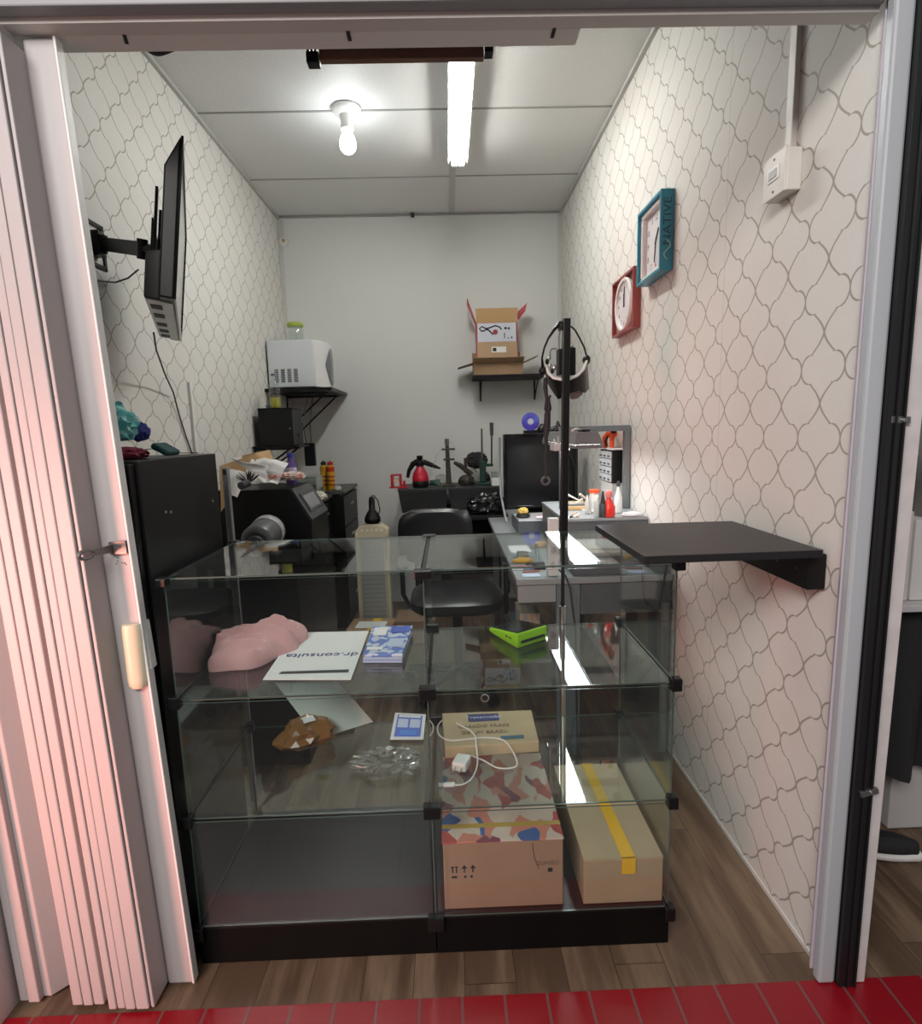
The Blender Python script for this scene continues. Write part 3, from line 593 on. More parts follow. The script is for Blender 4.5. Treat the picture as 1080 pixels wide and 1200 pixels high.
tag(B().lathe([(.028, 0), (.042, .012), (.046, .022), (.040, .020), (.02, .012)], (-1.088, 3.63, 1.495)).out('small_bowl', mat('pale_blue_plastic', (.45, .60, .66), .4), None, smooth=True), 'small pale blue bowl behind the bottle on the black metal box', 'bowl')
ch = T('hanging_adapter', 'black adapter block hanging on wires under the microwave shelf', 'adapter', (-.905, 3.78, 1.13))
box('block', BLACKP, ch, -.945, -.875, 3.765, 3.80, 1.125, 1.275, bev=.006)
for dx in (-.02, .012): B().tube([(-.91+dx, 3.78, 1.275), (-.92+dx*1.5, 3.80, 1.40), (-.90+dx, 3.86, 1.58)], .0035, 6).out('cord', INK, ch, smooth=True)

# ================================================================ left side: chests, machine, motor, papers
def chest(label, x0, x1, y0, y1, z1, group=None):
    t = T('drawer_chest', label, 'chest of drawers', ((x0+x1)/2, (y0+y1)/2, 0), 0, group)
    box('carcass', BLACKM, t, x0, x1-.02, y0, y1, .002, z1-.021, bev=.002); box('top', mat('grey_black_top', (.05, .052, .05), .4), t, x0, x1+.008, y0-.004, y1, z1-.019, z1, bev=.002)
    n = 4; h = (z1-.03-.05)/n
    for i in range(n):
        d = box('drawer', BLACKM, t, x1-.019, x1, y0+.006, y1-.006, .05+i*h, .05+(i+1)*h-.008, bev=.002)
        box('handle', STEEL, d, x1+.001, x1+.012, (y0+y1)/2-.05, (y0+y1)/2+.05, .05+i*h+h*.6, .05+i*h+h*.6+.012, bev=.003)
    return t
chest('black chest of drawers in the back left corner', -1.15, -.71, 3.79, 4.34, .95)
chest('black chest of drawers behind the slanted black machine', -1.15, -.785, 3.38, 3.77, .935)
base_cab = tag(box('machine_stand', BLACKM, None, -1.14, -.66, 2.42, 3.12, .002, .745, bev=.003), 'black stand cabinet under the slanted black machine', 'cabinet')
mc = T('slant_front_machine', 'black machine with a slanted control panel on the left side', 'machine', (-.9, 2.85, .747))
b = B()
prof = [(-1.10, .75), (-.655, .75), (-.655, .925), (-.745, 1.082), (-1.10, 1.082)]
b.add([(x, 2.66, z) for x, z in prof]+[(x, 3.02, z) for x, z in prof], [(0,1,2,3,4), (9,8,7,6,5)]+[(i, (i+1) % 5, 5+(i+1) % 5, 5+i) for i in range(5)])
b.out('housing', BLACKM, mc, bev=.003)
sm = fr(((-.655-.745)/2, 2.84, (.925+1.082)/2), (0, 1, 0), (-.09, 0, .157))
if sm.col[2].x < 0: sm = fr(((-.655-.745)/2, 2.84, (.925+1.082)/2), (0, -1, 0), (-.09, 0, .157))
B(sm).box(-.175, .175, -.086, .086, .001, .008).out('control_panel', DGREY, mc, bev=.002)
B(sm).box(-.13, .13, -.052, .052, .0085, .012).out('display_frame', BLACKG, mc, bev=.002)
B(sm).box(-.11, .10, -.035, .035, .0122, .0135).out('display', mat('grey_lcd', (.20, .21, .22), .25), mc)
tag(box('plinth_block', BLACKM, None, -1.0, -.60, 2.16, 2.40, .002, .85, bev=.003), 'black block carrying the grey motor', 'stand')
mo = T('electric_motor', 'dark grey electric motor lying in front of the slanted machine', 'motor', (-.76, 2.28, .851))
mcn = Vector((-.765, 2.28, .924)); ax = Vector((-.02, -.97, -.16)).normalized(); M0 = fr(mcn, (1, 0, 0), ax.cross(Vector((1, 0, 0)))); M0 = Matrix((ax.orthogonal().normalized(), ax.cross(ax.orthogonal().normalized()), ax)).transposed().to_4x4(); M0.translation = mcn
MG = mat('grey_motor_paint', (.10, .105, .11), .35, metal=.4)
B(M0).lathe([(.045, -.11), (.064, -.10), (.068, -.095), (.068, .045), (.064, .055), (.050, .068), (.044, .070)], (0, 0, 0), 32).out('casing', MG, mo, smooth=True)
B(M0).lathe([(.036, .0705), (.034, .082), (.018, .088), (.016, .086)], (0, 0, 0), 28).out('front_cap', MG, mo, smooth=True)
B(M0).cyl((0, 0, .088), (0, 0, .115), .007).out('shaft', STEEL, mo, smooth=True)
B(M0).lathe([(.0683, -.085), (.0695, -.08), (.0695, -.055), (.0683, -.05)], (0, 0, 0), 32).out('label_band', mat('silver_label', (.40, .40, .40), .4), mo, smooth=True)
B().box(-.83, -.70, 2.24, 2.33, .852, .862).out('foot', MG, mo, bev=.002)
st = T('metal_upright', 'grey slotted metal upright behind the left end of the counter', 'upright', (-.757, 1.95, 0))
box('post', mat('galvanised_grey', (.32, .33, .34), .4, metal=.5), st, -.768, -.746, 1.935, 1.955, .002, 1.23, bev=.004)
box('slot', INK, st, -.762, -.752, 1.9335, 1.9348, 1.205, 1.223)
# heap of papers on the machine
def paper(label, pts, Y, m, seed=1, sag=.01, amp=.012, name='paper_sheet', cat='paper'):
    P = [A(u, v, Y=y) for (u, v), y in zip(pts, Y)]
    o = B().sheet(*P, th=.0012, sag=sag, amp=amp, seed=seed).out(name, m, None, smooth=True); return tag(o, label, cat)
paper('tall kraft envelope standing at the left of the paper heap', [(259, 600), (277, 572), (298, 532), (257, 546)], (2.62, 2.63, 2.70, 2.62), ENVK, 2, name='kraft_envelope', cat='envelope')
paper('kraft envelope with its corner rising behind the white papers', [(290, 560), (330, 562), (316, 527), (283, 534)], (2.72, 2.74, 2.78, 2.72), ENVK, 4, name='kraft_envelope', cat='envelope')
paper('brown paper fold peeping up right of the envelopes', [(305, 560), (330, 560), (313, 527), (300, 540)], (2.80, 2.80, 2.86, 2.80), mat('tan_paper', (.50, .33, .17), .8), 6)
paper('white sheet jutting left from the paper heap', [(268, 536), (310, 566), (330, 550), (290, 543)], (2.50, 2.62, 2.70, 2.55), PAPER, 7, sag=.02)
paper('white sheet hanging down in front of the kraft envelope', [(262, 580), (278, 583), (290, 555), (268, 550)], (2.50, 2.52, 2.60, 2.58), PAPER, 8)
paper('crumpled white sheet on top of the slanted machine', [(288, 566), (325, 568), (338, 543), (300, 538)], (2.64, 2.66, 2.72, 2.7), PAPER, 9, sag=.03, amp=.03)
paper('long white sheet at the top of the paper heap', [(285, 556), (318, 556), (325, 539), (272, 534)], (2.68, 2.72, 2.80, 2.70), PAPER, 11, amp=.03)
tag(B().blob(A(320, 562, Y=2.70)+Vector((0, 0, .004)), (.045, .05, .022), .4, 3, 4, 4).out('crumpled_wrapper', mat('salmon_wrapper', (.62, .22, .14), .5), None, smooth=True), 'crumpled salmon orange wrapper on the slanted machine', 'wrapper')
tag(B().blob(A(342, 563, Y=2.76)+Vector((0, 0, .004)), (.055, .05, .022), .45, 3, 9, 4).out('crumpled_wrapper', stripes('pink_print', (.62, .35, .30), (.66, .62, .60), 160, 0), None, smooth=True), 'crumpled pink printed paper at the right of the heap', 'wrapper')
fd = T('feather_tool', 'small dark brush with feathery bristles on the machine edge', 'brush', A(290, 566, Y=2.52))
q = A(290, 566, Y=2.52)
B().cyl(q, q+Vector((-.012, -.05, -.008)), .017, .017, 16).cyl(q+Vector((-.012, -.05, -.008)), q+Vector((-.0125, -.052, -.0085)), .010, .010, 16).out('ferrule', DGREY, fd)
b = B(); random.seed(5)
for i in range(16): a = random.uniform(-1.2, 1.2); b.tube([q, q+Vector((math.sin(a)*.03, .01, .03*math.cos(a))), q+Vector((math.sin(a)*.06, .0, .045*math.cos(a)+.01))], [.003, .003, .0008], 5)
b.out('bristles', INK, fd)
pb = T('purple_bottle', 'bottle of violet liquid with a blue cap behind the paper heap', 'bottle', (-.80, 2.9, 1.083)); q = (-.80, 2.9, 1.0835)
B().lathe([(.026, 0), (.028, .01), (.028, .10), (.014, .125), (.013, .135)], q).out('bottle_body', mat('violet_liquid', (.12, .08, .28), .15, alpha=.85), pb, smooth=True)
B().lathe([(.0285, .04), (.0287, .041), (.0287, .085), (.0285, .086)], q).out('paper_label', mat('lilac_label', (.55, .52, .66), .5), pb, smooth=True)
B().lathe([(.016, .136), (.016, .158), (.012, .16)], q).out('cap', mat('royal_blue_cap', (.03, .04, .35), .4), pb, smooth=True)
for x, y, c1_, c2_, lb in ((-.860, 3.93, (.60, .36, .02), (.55, .30, .02), 'yellow spray can, left of the pair on the corner chest'), (-.808, 3.90, (.60, .33, .01), (.50, .02, .01), 'yellow and red spray can, right of the pair on the corner chest')):
    t = T('spray_can', lb, 'spray can', (x, y, .951)); c = (x, y, .951)
    B().lathe([(.024, 0), (.026, .004), (.026, .155), (.020, .168)], c).out('can', mat('can_%d' % int(c2_[0]*100), c1_, .3), t, smooth=True)
    B().lathe([(.0262, .125), (.0264, .126), (.0264, .155), (.0262, .156)], c).out('top_band', mat('band_%d' % int(c2_[1]*100), c2_, .3), t, smooth=True)
    for k in range(3): B().lathe([(.0262, .03+k*.028), (.0264, .031+k*.028), (.0264, .040+k*.028), (.0262, .041+k*.028)], c).out('label_band', mat('can_label_print', (.30, .03, .02), .4), t, smooth=True)
    B().lathe([(.019, .169), (.019, .190), (.006, .192), (.005, .20)], c).out('cap', INK if x < -.84 else RED, t, smooth=True)
cbx = T('clear_container', 'clear plastic container on the chest behind the machine', 'container', (-.90, 3.6, .936))
b = B(); b.box(-.99, -.82, 3.52, 3.70, .937, .94)
for a in ((-.99, -.986, 3.52, 3.70), (-.824, -.82, 3.52, 3.70), (-.985, -.825, 3.52, 3.524), (-.985, -.825, 3.696, 3.70)): b.box(*a, .941, 1.07)
b.out('tub', BOTTLEG, cbx); box('rim', BOTTLEG, cbx, -.995, -.815, 3.512, 3.519, 1.062, 1.074)
tag(B().blob((-.80, 3.46, .936), (.045, .05, .03), .4, 3, 21, 4).out('crumpled_bag', mat('cream_plastic_bag', (.62, .60, .50), .4), None, smooth=True), 'crumpled cream plastic bag on the near chest of drawers', 'bag')
tag(B().blob((-.755, 3.84, .951), (.022, .03, .02), .3, 3, 23, 3).out('small_rag', mat('grey_white_rag', (.5, .5, .48), .8), None, smooth=True), 'small grey white rag in front of the spray cans', 'rag')

# ================================================================ beige appliance, boxes on the floor
ap = T('beige_heater', 'tall beige upright heater with round holes behind the counter', 'heater', (-.505, 3.6, 0))
b = B(); pr = []
for i in range(13): t = PI*i/12; pr.append((-.505-.105*math.cos(t), .70+.055*math.sin(t)))
b.M = Matrix(((1,0,0,0),(0,0,-1,3.68),(0,1,0,0),(0,0,0,1)))
b.prism([(-.61, .02)]+pr+[(-.40, .02)], 0, .10)
b.out('casing', BEIGE, ap, bev=.004)
box('front_grille', mat('grey_louvre', (.34, .34, .33), .45), ap, -.583, -.432, 3.572, 3.5785, .10, .665, bev=.001)
for i in range(18): box('louvre', mat('grey_louvre_dark', (.26, .26, .255), .5), ap, -.58, -.435, 3.5705, 3.5718, .12+i*.03, .128+i*.03)
for x in (-.61, -.415): box('side_rail', BEIGE, ap, x, x+.016, 3.560, 3.579, .04, .70, bev=.004)
for i in range(5): B().cyl((-.565+i*.03, 3.5795, .715), (-.565+i*.03, 3.576, .715), .008, n=12).out('hole_ring', mat('pale_ring', (.8, .76, .62), .4), ap)
for x in (-.60, -.42): box('foot', BLACKP, ap, x, x+.02, 3.56, 3.70, .002, .018, bev=.003)
hd = T('clipper_device', 'black handheld device with a round base on top of the beige heater', 'device', (-.49, 3.62, .757))
B().lathe([(.045, 0), (.052, .012), (.050, .035), (.034, .066), (.020, .085), (.020, .14), (.016, .165), (.008, .17)], (-.50, 3.62, .757)).out('body', BLACKP, hd, smooth=True)
B().tube([(-.50+.028, 3.62, .78), (-.45, 3.62, .84), (-.46, 3.62, .90), (-.485, 3.62, .935), (-.50, 3.62, .93)], .004, 6).out('cord', INK, hd, smooth=True)
def carton(name, label, M, L, W, H, tape=None, lab=None, m=KRAFT):
    t = T(name, label, 'cardboard box', tuple(M.translation), 0)
    b = B(M); b.box(-L/2, L/2, -W/2, W/2, .0, H-.003); b.out('box_body', m, t, bev=.002)
    for s_ in (-1, 1): B(M).box(-L/2, L/2, min(0, s_*W/2)+.0008, max(0, s_*W/2)-.0008, H-.0027, H).out('flap', m, t)
    if tape: B(M).box(tape[0], tape[1], -W/2-.0012, W/2+.0012, H+.0003, H+.001).box(tape[0], tape[1], -W/2-.0014, -W/2-.0004, H*.3, H).out('tape', TAPE, t)
    if lab: B(M).box(lab[0], lab[1], lab[2], lab[3], H+.0003, H+.0012).out('paper_label', PAPER, t)
    return t
carton('cardboard_box', 'small taped cardboard box on the floor beside the beige heater', Matrix.Translation((-.51, 3.40, .002)) @ Matrix.Rotation(-.08, 4, 'Z'), .27, .24, .15, tape=(-.01, .045), lab=(-.09, .09, -.06, .06))
carton('cardboard_box', 'plain cardboard box on the floor behind the office chair', Matrix.Translation((-.24, 3.56, .002)), .26, .24, .15, m=KRAFTD)

# ================================================================ office chair
oc = T('office_chair', 'black office chair behind the glass counter', 'chair', (.02, 2.82, 0))
LEA = mat('black_leatherette', (.012, .012, .013), .32, bump=.1, bscale=120)
def cushion(x0, x1, y0, y1, z0, z1, nm, M=Matrix()):
    b = B(M); vs = []; cx, cy_ = (x0+x1)/2, (y0+y1)/2
    lay = [(z0, .90), (z0+(z1-z0)*.25, 1), (z0+(z1-z0)*.75, 1), (z1, .86)]; n = 32
    for z, s_ in lay:
        for i in range(n):
            t = 2*PI*i/n; c_, s2 = math.cos(t), math.sin(t); k = (abs(c_)**4+abs(s2)**4)**-.25
            vs.append((cx+(x1-x0)/2*c_*k*s_, cy_+(y1-y0)/2*s2*k*s_, z))
    b.add(vs, [(j*n+i, j*n+(i+1) % n, (j+1)*n+(i+1) % n, (j+1)*n+i) for j in range(3) for i in range(n)]+[tuple(range(n))[::-1], tuple(range(3*n, 4*n))])
    return b.out(nm, LEA, oc, smooth=True)
cushion(-.21, .25, 2.58, 3.03, .455, .53, 'seat')
Mb = Matrix(((1,0,0,-.085),(0,0,1,3.08),(0,1,0,.76),(0,0,0,1)))
cushion(-.205, .205, -.15, .15, -.03, .035, 'backrest', Mb)
box('back_spine', BLACKP, oc, -.06, 0, 3.10, 3.13, .43, .66, bev=.006)
box('seat_plate', BLACKP, oc, -.08, .12, 2.72, 3.12, .425, .45, bev=.004)
for s_, x in ((-1, -.255), (1, .285)):
    b = B(Matrix.Translation((x, 2.85, .66)) @ Matrix.Rotation(-.1*s_, 4, 'Z')); b.box(-.028, .028, -.12, .12, 0, .022); b.out('armrest', mat('grey_arm_pad', (.07, .07, .075), .5), oc, bev=.009)
    B().tube([(x, 2.85, .658), (x+.0, 2.85, .50), (x-s_*.03, 2.85, .44), (x-s_*.16, 2.85, .437)], .013, 8).out('arm_bar', BLACKP, oc, smooth=True)
B().cyl((.02, 2.82, .12), (.02, 2.82, .424), .026).out('gas_column', BLACKP, oc, smooth=True)
for i in range(5):
    a = 2*PI*i/5+.3; d = Vector((math.cos(a), math.sin(a), 0)); c = Vector((.02, 2.82, 0))
    lg = B().tube([c+d*.02+Vector((0, 0, .105)), c+d*.15+Vector((0, 0, .098)), c+d*.28+Vector((0, 0, .075))], [.024, .02, .015], 8).out('leg', BLACKP, oc, smooth=True)
    e = c+d*.28; n_ = Vector((-d.y, d.x, 0))
    B().cyl(e+n_*.018+Vector((0, 0, .03)), e-n_*.018+Vector((0, 0, .03)), .028).out('caster', BLACKP, lg, smooth=True)

# ================================================================ back table, bins and the things on them
tb = T('back_table', 'black table along the back wall under the storage bins', 'table', (.08, 4.05, 0))
box('tabletop', BLACKM, tb, -.255, .385, 3.735, 4.355, .735, .765, bev=.003)
for x in (-.25, .35):
    for y in (3.76, 4.32): box('leg', BLACKM, tb, x, x+.03, y-.015, y+.015, .002, .734, bev=.002)
box('modesty_panel', BLACKM, tb, -.215, .345, 4.2, 4.215, .25, .733, bev=.001)
def bin_(label, x0, x1, y0, y1, z0, z1):
    t = T('storage_bin', label, 'storage bin', ((x0+x1)/2, (y0+y1)/2, z0)); k = .022
    B().hexa([(x0+k, y0+k, z0), (x1-k*.3, y0+k, z0), (x1-k*.3, y1-k, z0), (x0+k, y1-k, z0)], [(x0, y0, z1-.014), (x1, y0, z1-.014), (x1, y1, z1-.014), (x0, y1, z1-.014)]).out('tub', mat('charcoal_bin', (.022, .024, .025), .45), t, bev=.003)
    box('lid', mat('charcoal_bin'), t, x0-.004, x1+.004, y0-.004, y1+.004, z1-.013, z1, bev=.003)
b1a, b1b = A(466, 572, Y=3.92), A(524, 571, Y=3.92); b2b = A(586, 571, Y=3.92)
BZ = .938
bin_('black storage bin on the back table, the one under the red steam cleaner', b1a.x, b1b.x-.005, 3.92, 4.30, .767, BZ)
bin_('black storage bin on the back table, the one nearest the monitor', b1b.x+.006, b2b.x, 3.92, 4.30, .767, BZ)
def at4(u, v=570, Y=4.05): return A(u, v, Y=Y)
td = T('tape_dispenser', 'red plastic tape dispenser at the left end of the bins', 'tape dispenser', tuple(at4(468, 573)))
x = at4(459).x; x2 = at4(478).x
b = B(); b.box(x-.012, x2, 3.98, 4.06, BZ+.001, BZ+.010); b.box(x, x+.018, 3.985, 4.055, BZ+.0105, BZ+.098); b.box(x+.085, x+.10, 3.985, 4.055, BZ+.0105, BZ+.05); b.box(x+.0185, x+.075, 3.985, 4.055, BZ+.088, BZ+.098)
b.box(x+.060, x+.075, 3.985, 4.055, BZ+.0105, BZ+.0875); b.out('frame', RED, td, bev=.003)
B().cyl((x+.04, 3.99, BZ+.05), (x+.04, 4.05, BZ+.05), .018).out('spindle', mat('cream_spindle', (.7, .55, .4), .5), td, smooth=True)
q = at4(493).x
sc = T('steam_cleaner', 'red handheld steam cleaner with black handle and spout on the bin', 'steam cleaner', (q, 4.03, BZ))
B().lathe([(.052, .001), (.060, .012), (.060, .04), (.057, .045)], (q, 4.03, BZ), 28).out('base', BLACKP, sc, smooth=True)
B().lathe([(.058, .046), (.058, .07), (.048, .105), (.030, .135), (.024, .15)], (q, 4.03, BZ), 28).out('tank', mat('glossy_red_tank', (.45, .008, .03), .15), sc, smooth=True)
B().lathe([(.030, .151), (.034, .165), (.030, .185), (.018, .192), (.022, .2), (.022, .222), (.016, .224)], (q, 4.03, BZ), 24).out('neck', BLACKP, sc, smooth=True)
B().tube([(q-.01, 4.03, BZ+.185), (q-.05, 4.03, BZ+.165), (q-.078, 4.03, BZ+.12), (q-.090, 4.03, BZ+.07)], [.022, .02, .015, .012], 10).out('handle', BLACKP, sc, smooth=True)
B().tube([(q+.02, 4.03, BZ+.182), (q+.07, 4.03, BZ+.16), (q+.11, 4.03, BZ+.142), (q+.145, 4.03, BZ+.128)], [.018, .018, .013, .006], 10).out('spout', BLACKP, sc, smooth=True)
IRON = mat('dark_bronze_iron', (.055, .045, .035), .45, metal=.5)
q = at4(526).x
ps = T('press_stand', 'dark bronze press stand with two cross handles on the bins', 'press stand', (q, 4.06, BZ))
b = B(); b.box(q-.045, q+.05, 4.0, 4.12, BZ+.001, BZ+.016); b.out('foot', IRON, ps, bev=.003)
b = B(); b.hexa([(q-.022, 4.05, BZ+.017), (q+.02, 4.05, BZ+.017), (q+.02, 4.08, BZ+.017), (q-.022, 4.08, BZ+.017)], [(q-.018, 4.05, BZ+.29), (q+.008, 4.05, BZ+.29), (q+.008, 4.08, BZ+.29), (q-.018, 4.08, BZ+.29)]); b.out('column', IRON, ps, bev=.003)
for zz, l, r in ((.262, .045, .05), (.19, .035, .045)): B().tube([(q-l, 4.045, BZ+zz), (q+r, 4.045, BZ+zz)], .007, 8).out('cross_handle', IRON, ps, smooth=True)
B().cyl((q-.005, 4.065, BZ+.291), (q-.005, 4.065, BZ+.335), .016).out('knob', mat('silver_black_knob', (.12, .12, .12), .3), ps, smooth=True)
B().tube([(q+.012+.035*math.sin(t), 4.06, BZ+.275+.035*math.cos(t)) for t in [PI*i/10 for i in range(11)]], .002, 6).out('spring_wire', STEEL, ps, smooth=True)
tag(B().tube([A(517, 528, Y=4.02), A(511, 535, Y=4.02), A(508, 545, Y=4.02), A(504, 556, Y=4.02), A(503, 564, Y=4.02)], .0025, 6).out('grey_wire', STEEL, None, smooth=True), 'thin grey wire arching from the press stand to the bin', 'wire')
b = B(); random.seed(3)
for i in range(10):
    c = Vector((at4(510).x, 4.0, BZ+.03)); b.tube([c+Vector((.04*math.cos(t+i)*random.uniform(.6, 1), .03*math.sin(t), .022*math.sin(t*2+i))) for t in [2*PI*k/14 for k in range(14)]], .0022, 5, closed=True)
tag(b.out('tangled_wire', mat('green_black_wire', (.03, .08, .06), .5), None, smooth=True), 'tangle of green and black wire beside the steam cleaner', 'wire')
tag(B().blob((at4(519).x-.012, 4.16, BZ+.001), (.045, .03, .045), .4, 3, 12, 4).out('clear_bag', PLASTIC_FILM, None, smooth=True), 'crumpled clear plastic bag behind the press stand', 'bag')
q = at4(545).x
dl = T('hand_drill_stand', 'dark hand tool on a bent arm right of the press stand', 'hand tool', (q, 4.06, BZ))
B().tube([(q-.075, 4.1, BZ+.165), (q-.03, 4.1, BZ+.14), (q+.02, 4.1, BZ+.10), (q+.05, 4.1, BZ+.07)], [.012, .018, .02, .022], 10).out('arm', IRON, dl, smooth=True)
B().blob((q+.01, 4.08, BZ+.001), (.055, .04, .045), .25, 2, 7, 3).out('body', IRON, dl, smooth=True)
B().tube([(q+.005, 4.06, BZ+.09), (q+.008, 4.06, BZ+.15), (q+.01, 4.06, BZ+.195)], [.010, .013, .016], 10).out('grip', mat('brown_grip', (.05, .035, .03), .5), dl, smooth=True)
B().tube([(q-.0, 4.05, BZ+.10), (q-.03, 4.05, BZ+.14), (q-.045, 4.05, BZ+.155)], .006, 8).out('lever', IRON, dl, smooth=True)
GREENI = mat('dark_green_iron', (.012, .045, .035), .4, metal=.3)
q = at4(566).x
ab = T('arbor_press', 'dark green bench press with two upright rods on the bins', 'bench press', (q, 4.08, BZ))
box('foot', GREENI, ab, q-.05, q+.055, 4.0, 4.16, BZ+.001, BZ+.02, bev=.003)
box('frame', GREENI, ab, q-.022, q+.022, 4.05, 4.11, BZ+.021, BZ+.17, bev=.006)
box('arm', GREENI, ab, q+.0225, q+.075, 4.06, 4.10, BZ+.13, BZ+.15, bev=.003)
B().cyl((q-.002, 4.08, BZ+.171), (q+.0, 4.08, BZ+.40), .008, .006).out('rack_rod', mat('dull_rod', (.10, .10, .09), .4, metal=.6), ab, smooth=True)
B().cyl((q+.066, 4.08, BZ+.151), (q+.070, 4.08, BZ+.35), .006).cyl((q+.070, 4.08, BZ+.35), (q+.071, 4.08, BZ+.44), .012, .014).out('lever_rod', DGREY, ab, smooth=True)
tag(B().blob((at4(560).x, 4.21, BZ+.17), (.075, .05, .055), .3, 2, 14, 4, flat=False).out('cloth_hat', FABB, None, smooth=True), 'black cloth cap hanging among the bench tools', 'cap')
cs = T('cap_stand', 'clear crumpled plastic bag under the black cap', 'bag', (at4(556).x, 4.23, BZ)); 
B().blob((at4(556).x, 4.23, BZ+.001), (.04, .035, .065), .35, 3, 17, 4).out('bag_film', PLASTIC_FILM, cs, smooth=True)
tag(B().blob((at4(571).x+.002, 4.23, BZ+.001), (.03, .04, .045), .3, 3, 27, 3).out('dark_rag', FABB, None, smooth=True), 'dark rag behind the green bench press', 'rag')
q = at4(580).x
wb = T('small_carton', 'small white carton with a clear top next to the monitor', 'carton', (q, 3.98, BZ))
box('carton', PAPER, wb, q-.03, q+.03, 3.95, 4.0, BZ+.001, BZ+.058, bev=.002); box('clear_top', BOTTLEG, wb, q-.028, q+.028, 3.952, 3.998, BZ+.0585, BZ+.10)
gb = T('bin_liner_bundle', 'glossy black bin bag bundle on the back table', 'bag', (.29, 3.76, .766))
B().blob((.255, 3.815, .766), (.125, .07, .085), .32, 1.9, 33, 4).out('bag_film', BAGB, gb, smooth=True)
tag(box('dark_board', BLACKG, None, -.0, .20, 3.70, 3.88, .766, .776, bev=.001).id_data, 'thin glossy black board under the bin bag', 'board') if False else None
tag(box('silver_ruler', STEEL, None, .03, .13, 3.87, 3.895, .766, .785, bev=.001), 'silver metal bar on the back table before the bins', 'metal bar')

# ================================================================ shelf with opened boxes on the back wall
ws = T('wall_shelf', 'small black shelf on the back wall carrying the opened boxes', 'wall shelf', (.47, YB, 1.70))
z_ = A(590, 441, Y=4.14).z; x0 = A(554, 441, Y=4.14).x; x1 = A(637, 441, Y=4.14).x
box('board', BLACKM, ws, x0, x1, 4.14, YB-.002, z_-.014, z_+.014, bev=.002)
for px in (564, 630):
    bx_ = A(px, 450, Y=4.2).x
    b = B(); b.box(bx_-.006, bx_+.006, YB-.01, YB-.002, z_-.16, z_-.015); b.tube([(bx_, YB-.008, z_-.15), (bx_, 4.18, z_-.017)], .005, 6); b.out('bracket', BLACKP, ws)
zb = z_+.0155; x0 = A(555, 438, Y=4.16).x; x1 = A(613, 438, Y=4.16).x
ob = T('open_cardboard_box', 'opened brown cardboard box with spread flaps on the back wall shelf', 'cardboard box', ((x0+x1)/2, 4.25, zb))
H = .085; t_ = .004; yb0, yb1 = 4.165, 4.345
b = B(); b.box(x0, x1, yb0, yb1, zb, zb+t_)
for a in ((x0, x1, yb0, yb0+t_), (x0, x1, yb1-t_, yb1), (x0, x0+t_, yb0+t_, yb1-t_), (x1-t_, x1, yb0+t_, yb1-t_)): b.box(*a, zb+t_, zb+H)
b.out('box_body', KRAFT, ob)
fl = .075
B().slab([(x0, yb0, zb+H), (x1, yb0, zb+H), (x1+.004, yb0-.065, zb+H+.03), (x0-.004, yb0-.065, zb+H+.03)], .003).out('front_flap', mat('cardboard_inner', (.46, .31, .19), .8), ob)
B().slab([(x0, yb1, zb+H+.001), (x1, yb1, zb+H+.001), (x1, yb1+.012, zb+H+.09), (x0, yb1+.012, zb+H+.09)], .003).out('back_flap', KRAFT, ob)
B().slab([(x0-.001, yb0, zb+H), (x0-.001, yb1-.03, zb+H), (x0-.11, yb1-.04, zb+H-.03), (x0-.11, yb0+.01, zb+H-.03)], .003).out('side_flap', KRAFTD, ob)
B().slab([(x1+.001, yb0, zb+H), (x1+.001, yb1-.03, zb+H), (x1+.11, yb1-.04, zb+H+.045), (x1+.11, yb0+.01, zb+H+.045)], .003).out('side_flap', KRAFTD, ob)
ib = T('product_box', 'product box with red flaps and a printed picture standing in the opened cardboard box', 'product box', ((x0+x1)/2, 4.27, zb+.005))
ix0 = A(558, 390, Y=4.22).x; ix1 = A(606, 390, Y=4.22).x; iz0 = zb+.005; iz1 = A(580, 378, Y=4.22).z
box('box_body', mat('red_print_card', (.45, .05, .06), .5), ib, ix0, ix1, 4.222, 4.325, iz0, iz1, bev=.001)
pz0 = A(580, 414, Y=4.22).z
box('front_card', mat('cardboard_inner'), ib, ix0+.004, ix1-.004, 4.217, 4.2213, zb+.006, A(580, 401, Y=4.22).z)
pic = B(); pic.box(ix0+.008, ix1-.010, 4.215, 4.2165, A(580, 401, Y=4.22).z+.002, iz1-.004); pic.out('picture', mat('picture_ground', (.62, .64, .72), .4), ib)
def pp(u, v): return A(520+u/8.31, 340+v/8.31, Y=4.2135)
b = B(); b.tube([pp(*q) for q in [(400, 395), (365, 400), (345, 375), (370, 355), (410, 375), (450, 365), (500, 345), (545, 360), (560, 385)]], .005, 8); b.tube([pp(*q) for q in [(400, 385), (430, 385), (460, 415), (480, 430)]], .005, 8); b.out('pictured_hose', INK, ib, smooth=True)
c_ = pp(500, 408); B().cyl(c_, c_+Vector((0, .002, 0)), .018, n=20).out('pictured_tank', mat('brick_print', (.28, .04, .05), .5), ib)
for i, (u, v, w_, h_) in enumerate([(590, 440, 8, 45), (600, 370, 25, 18), (632, 372, 16, 20), (625, 465, 8, 12), (660, 460, 12, 15)]):
    c_ = pp(u, v); s_ = .00065*1.25; B().box(c_.x-w_*s_/2, c_.x+w_*s_/2, 4.2135, 4.2148, c_.z-h_*s_/2, c_.z+h_*s_/2).out('pictured_nozzle', INK, ib)
tz = A(580, 361, Y=4.20).z
B().slab([(ix0, 4.223, iz1+.001), (ix1, 4.223, iz1+.001), (ix1+.004, 4.20, tz), (ix0-.004, 4.20, tz)], .003).out('top_flap', mat('tan_cardboard', (.52, .33, .16), .8), ib)
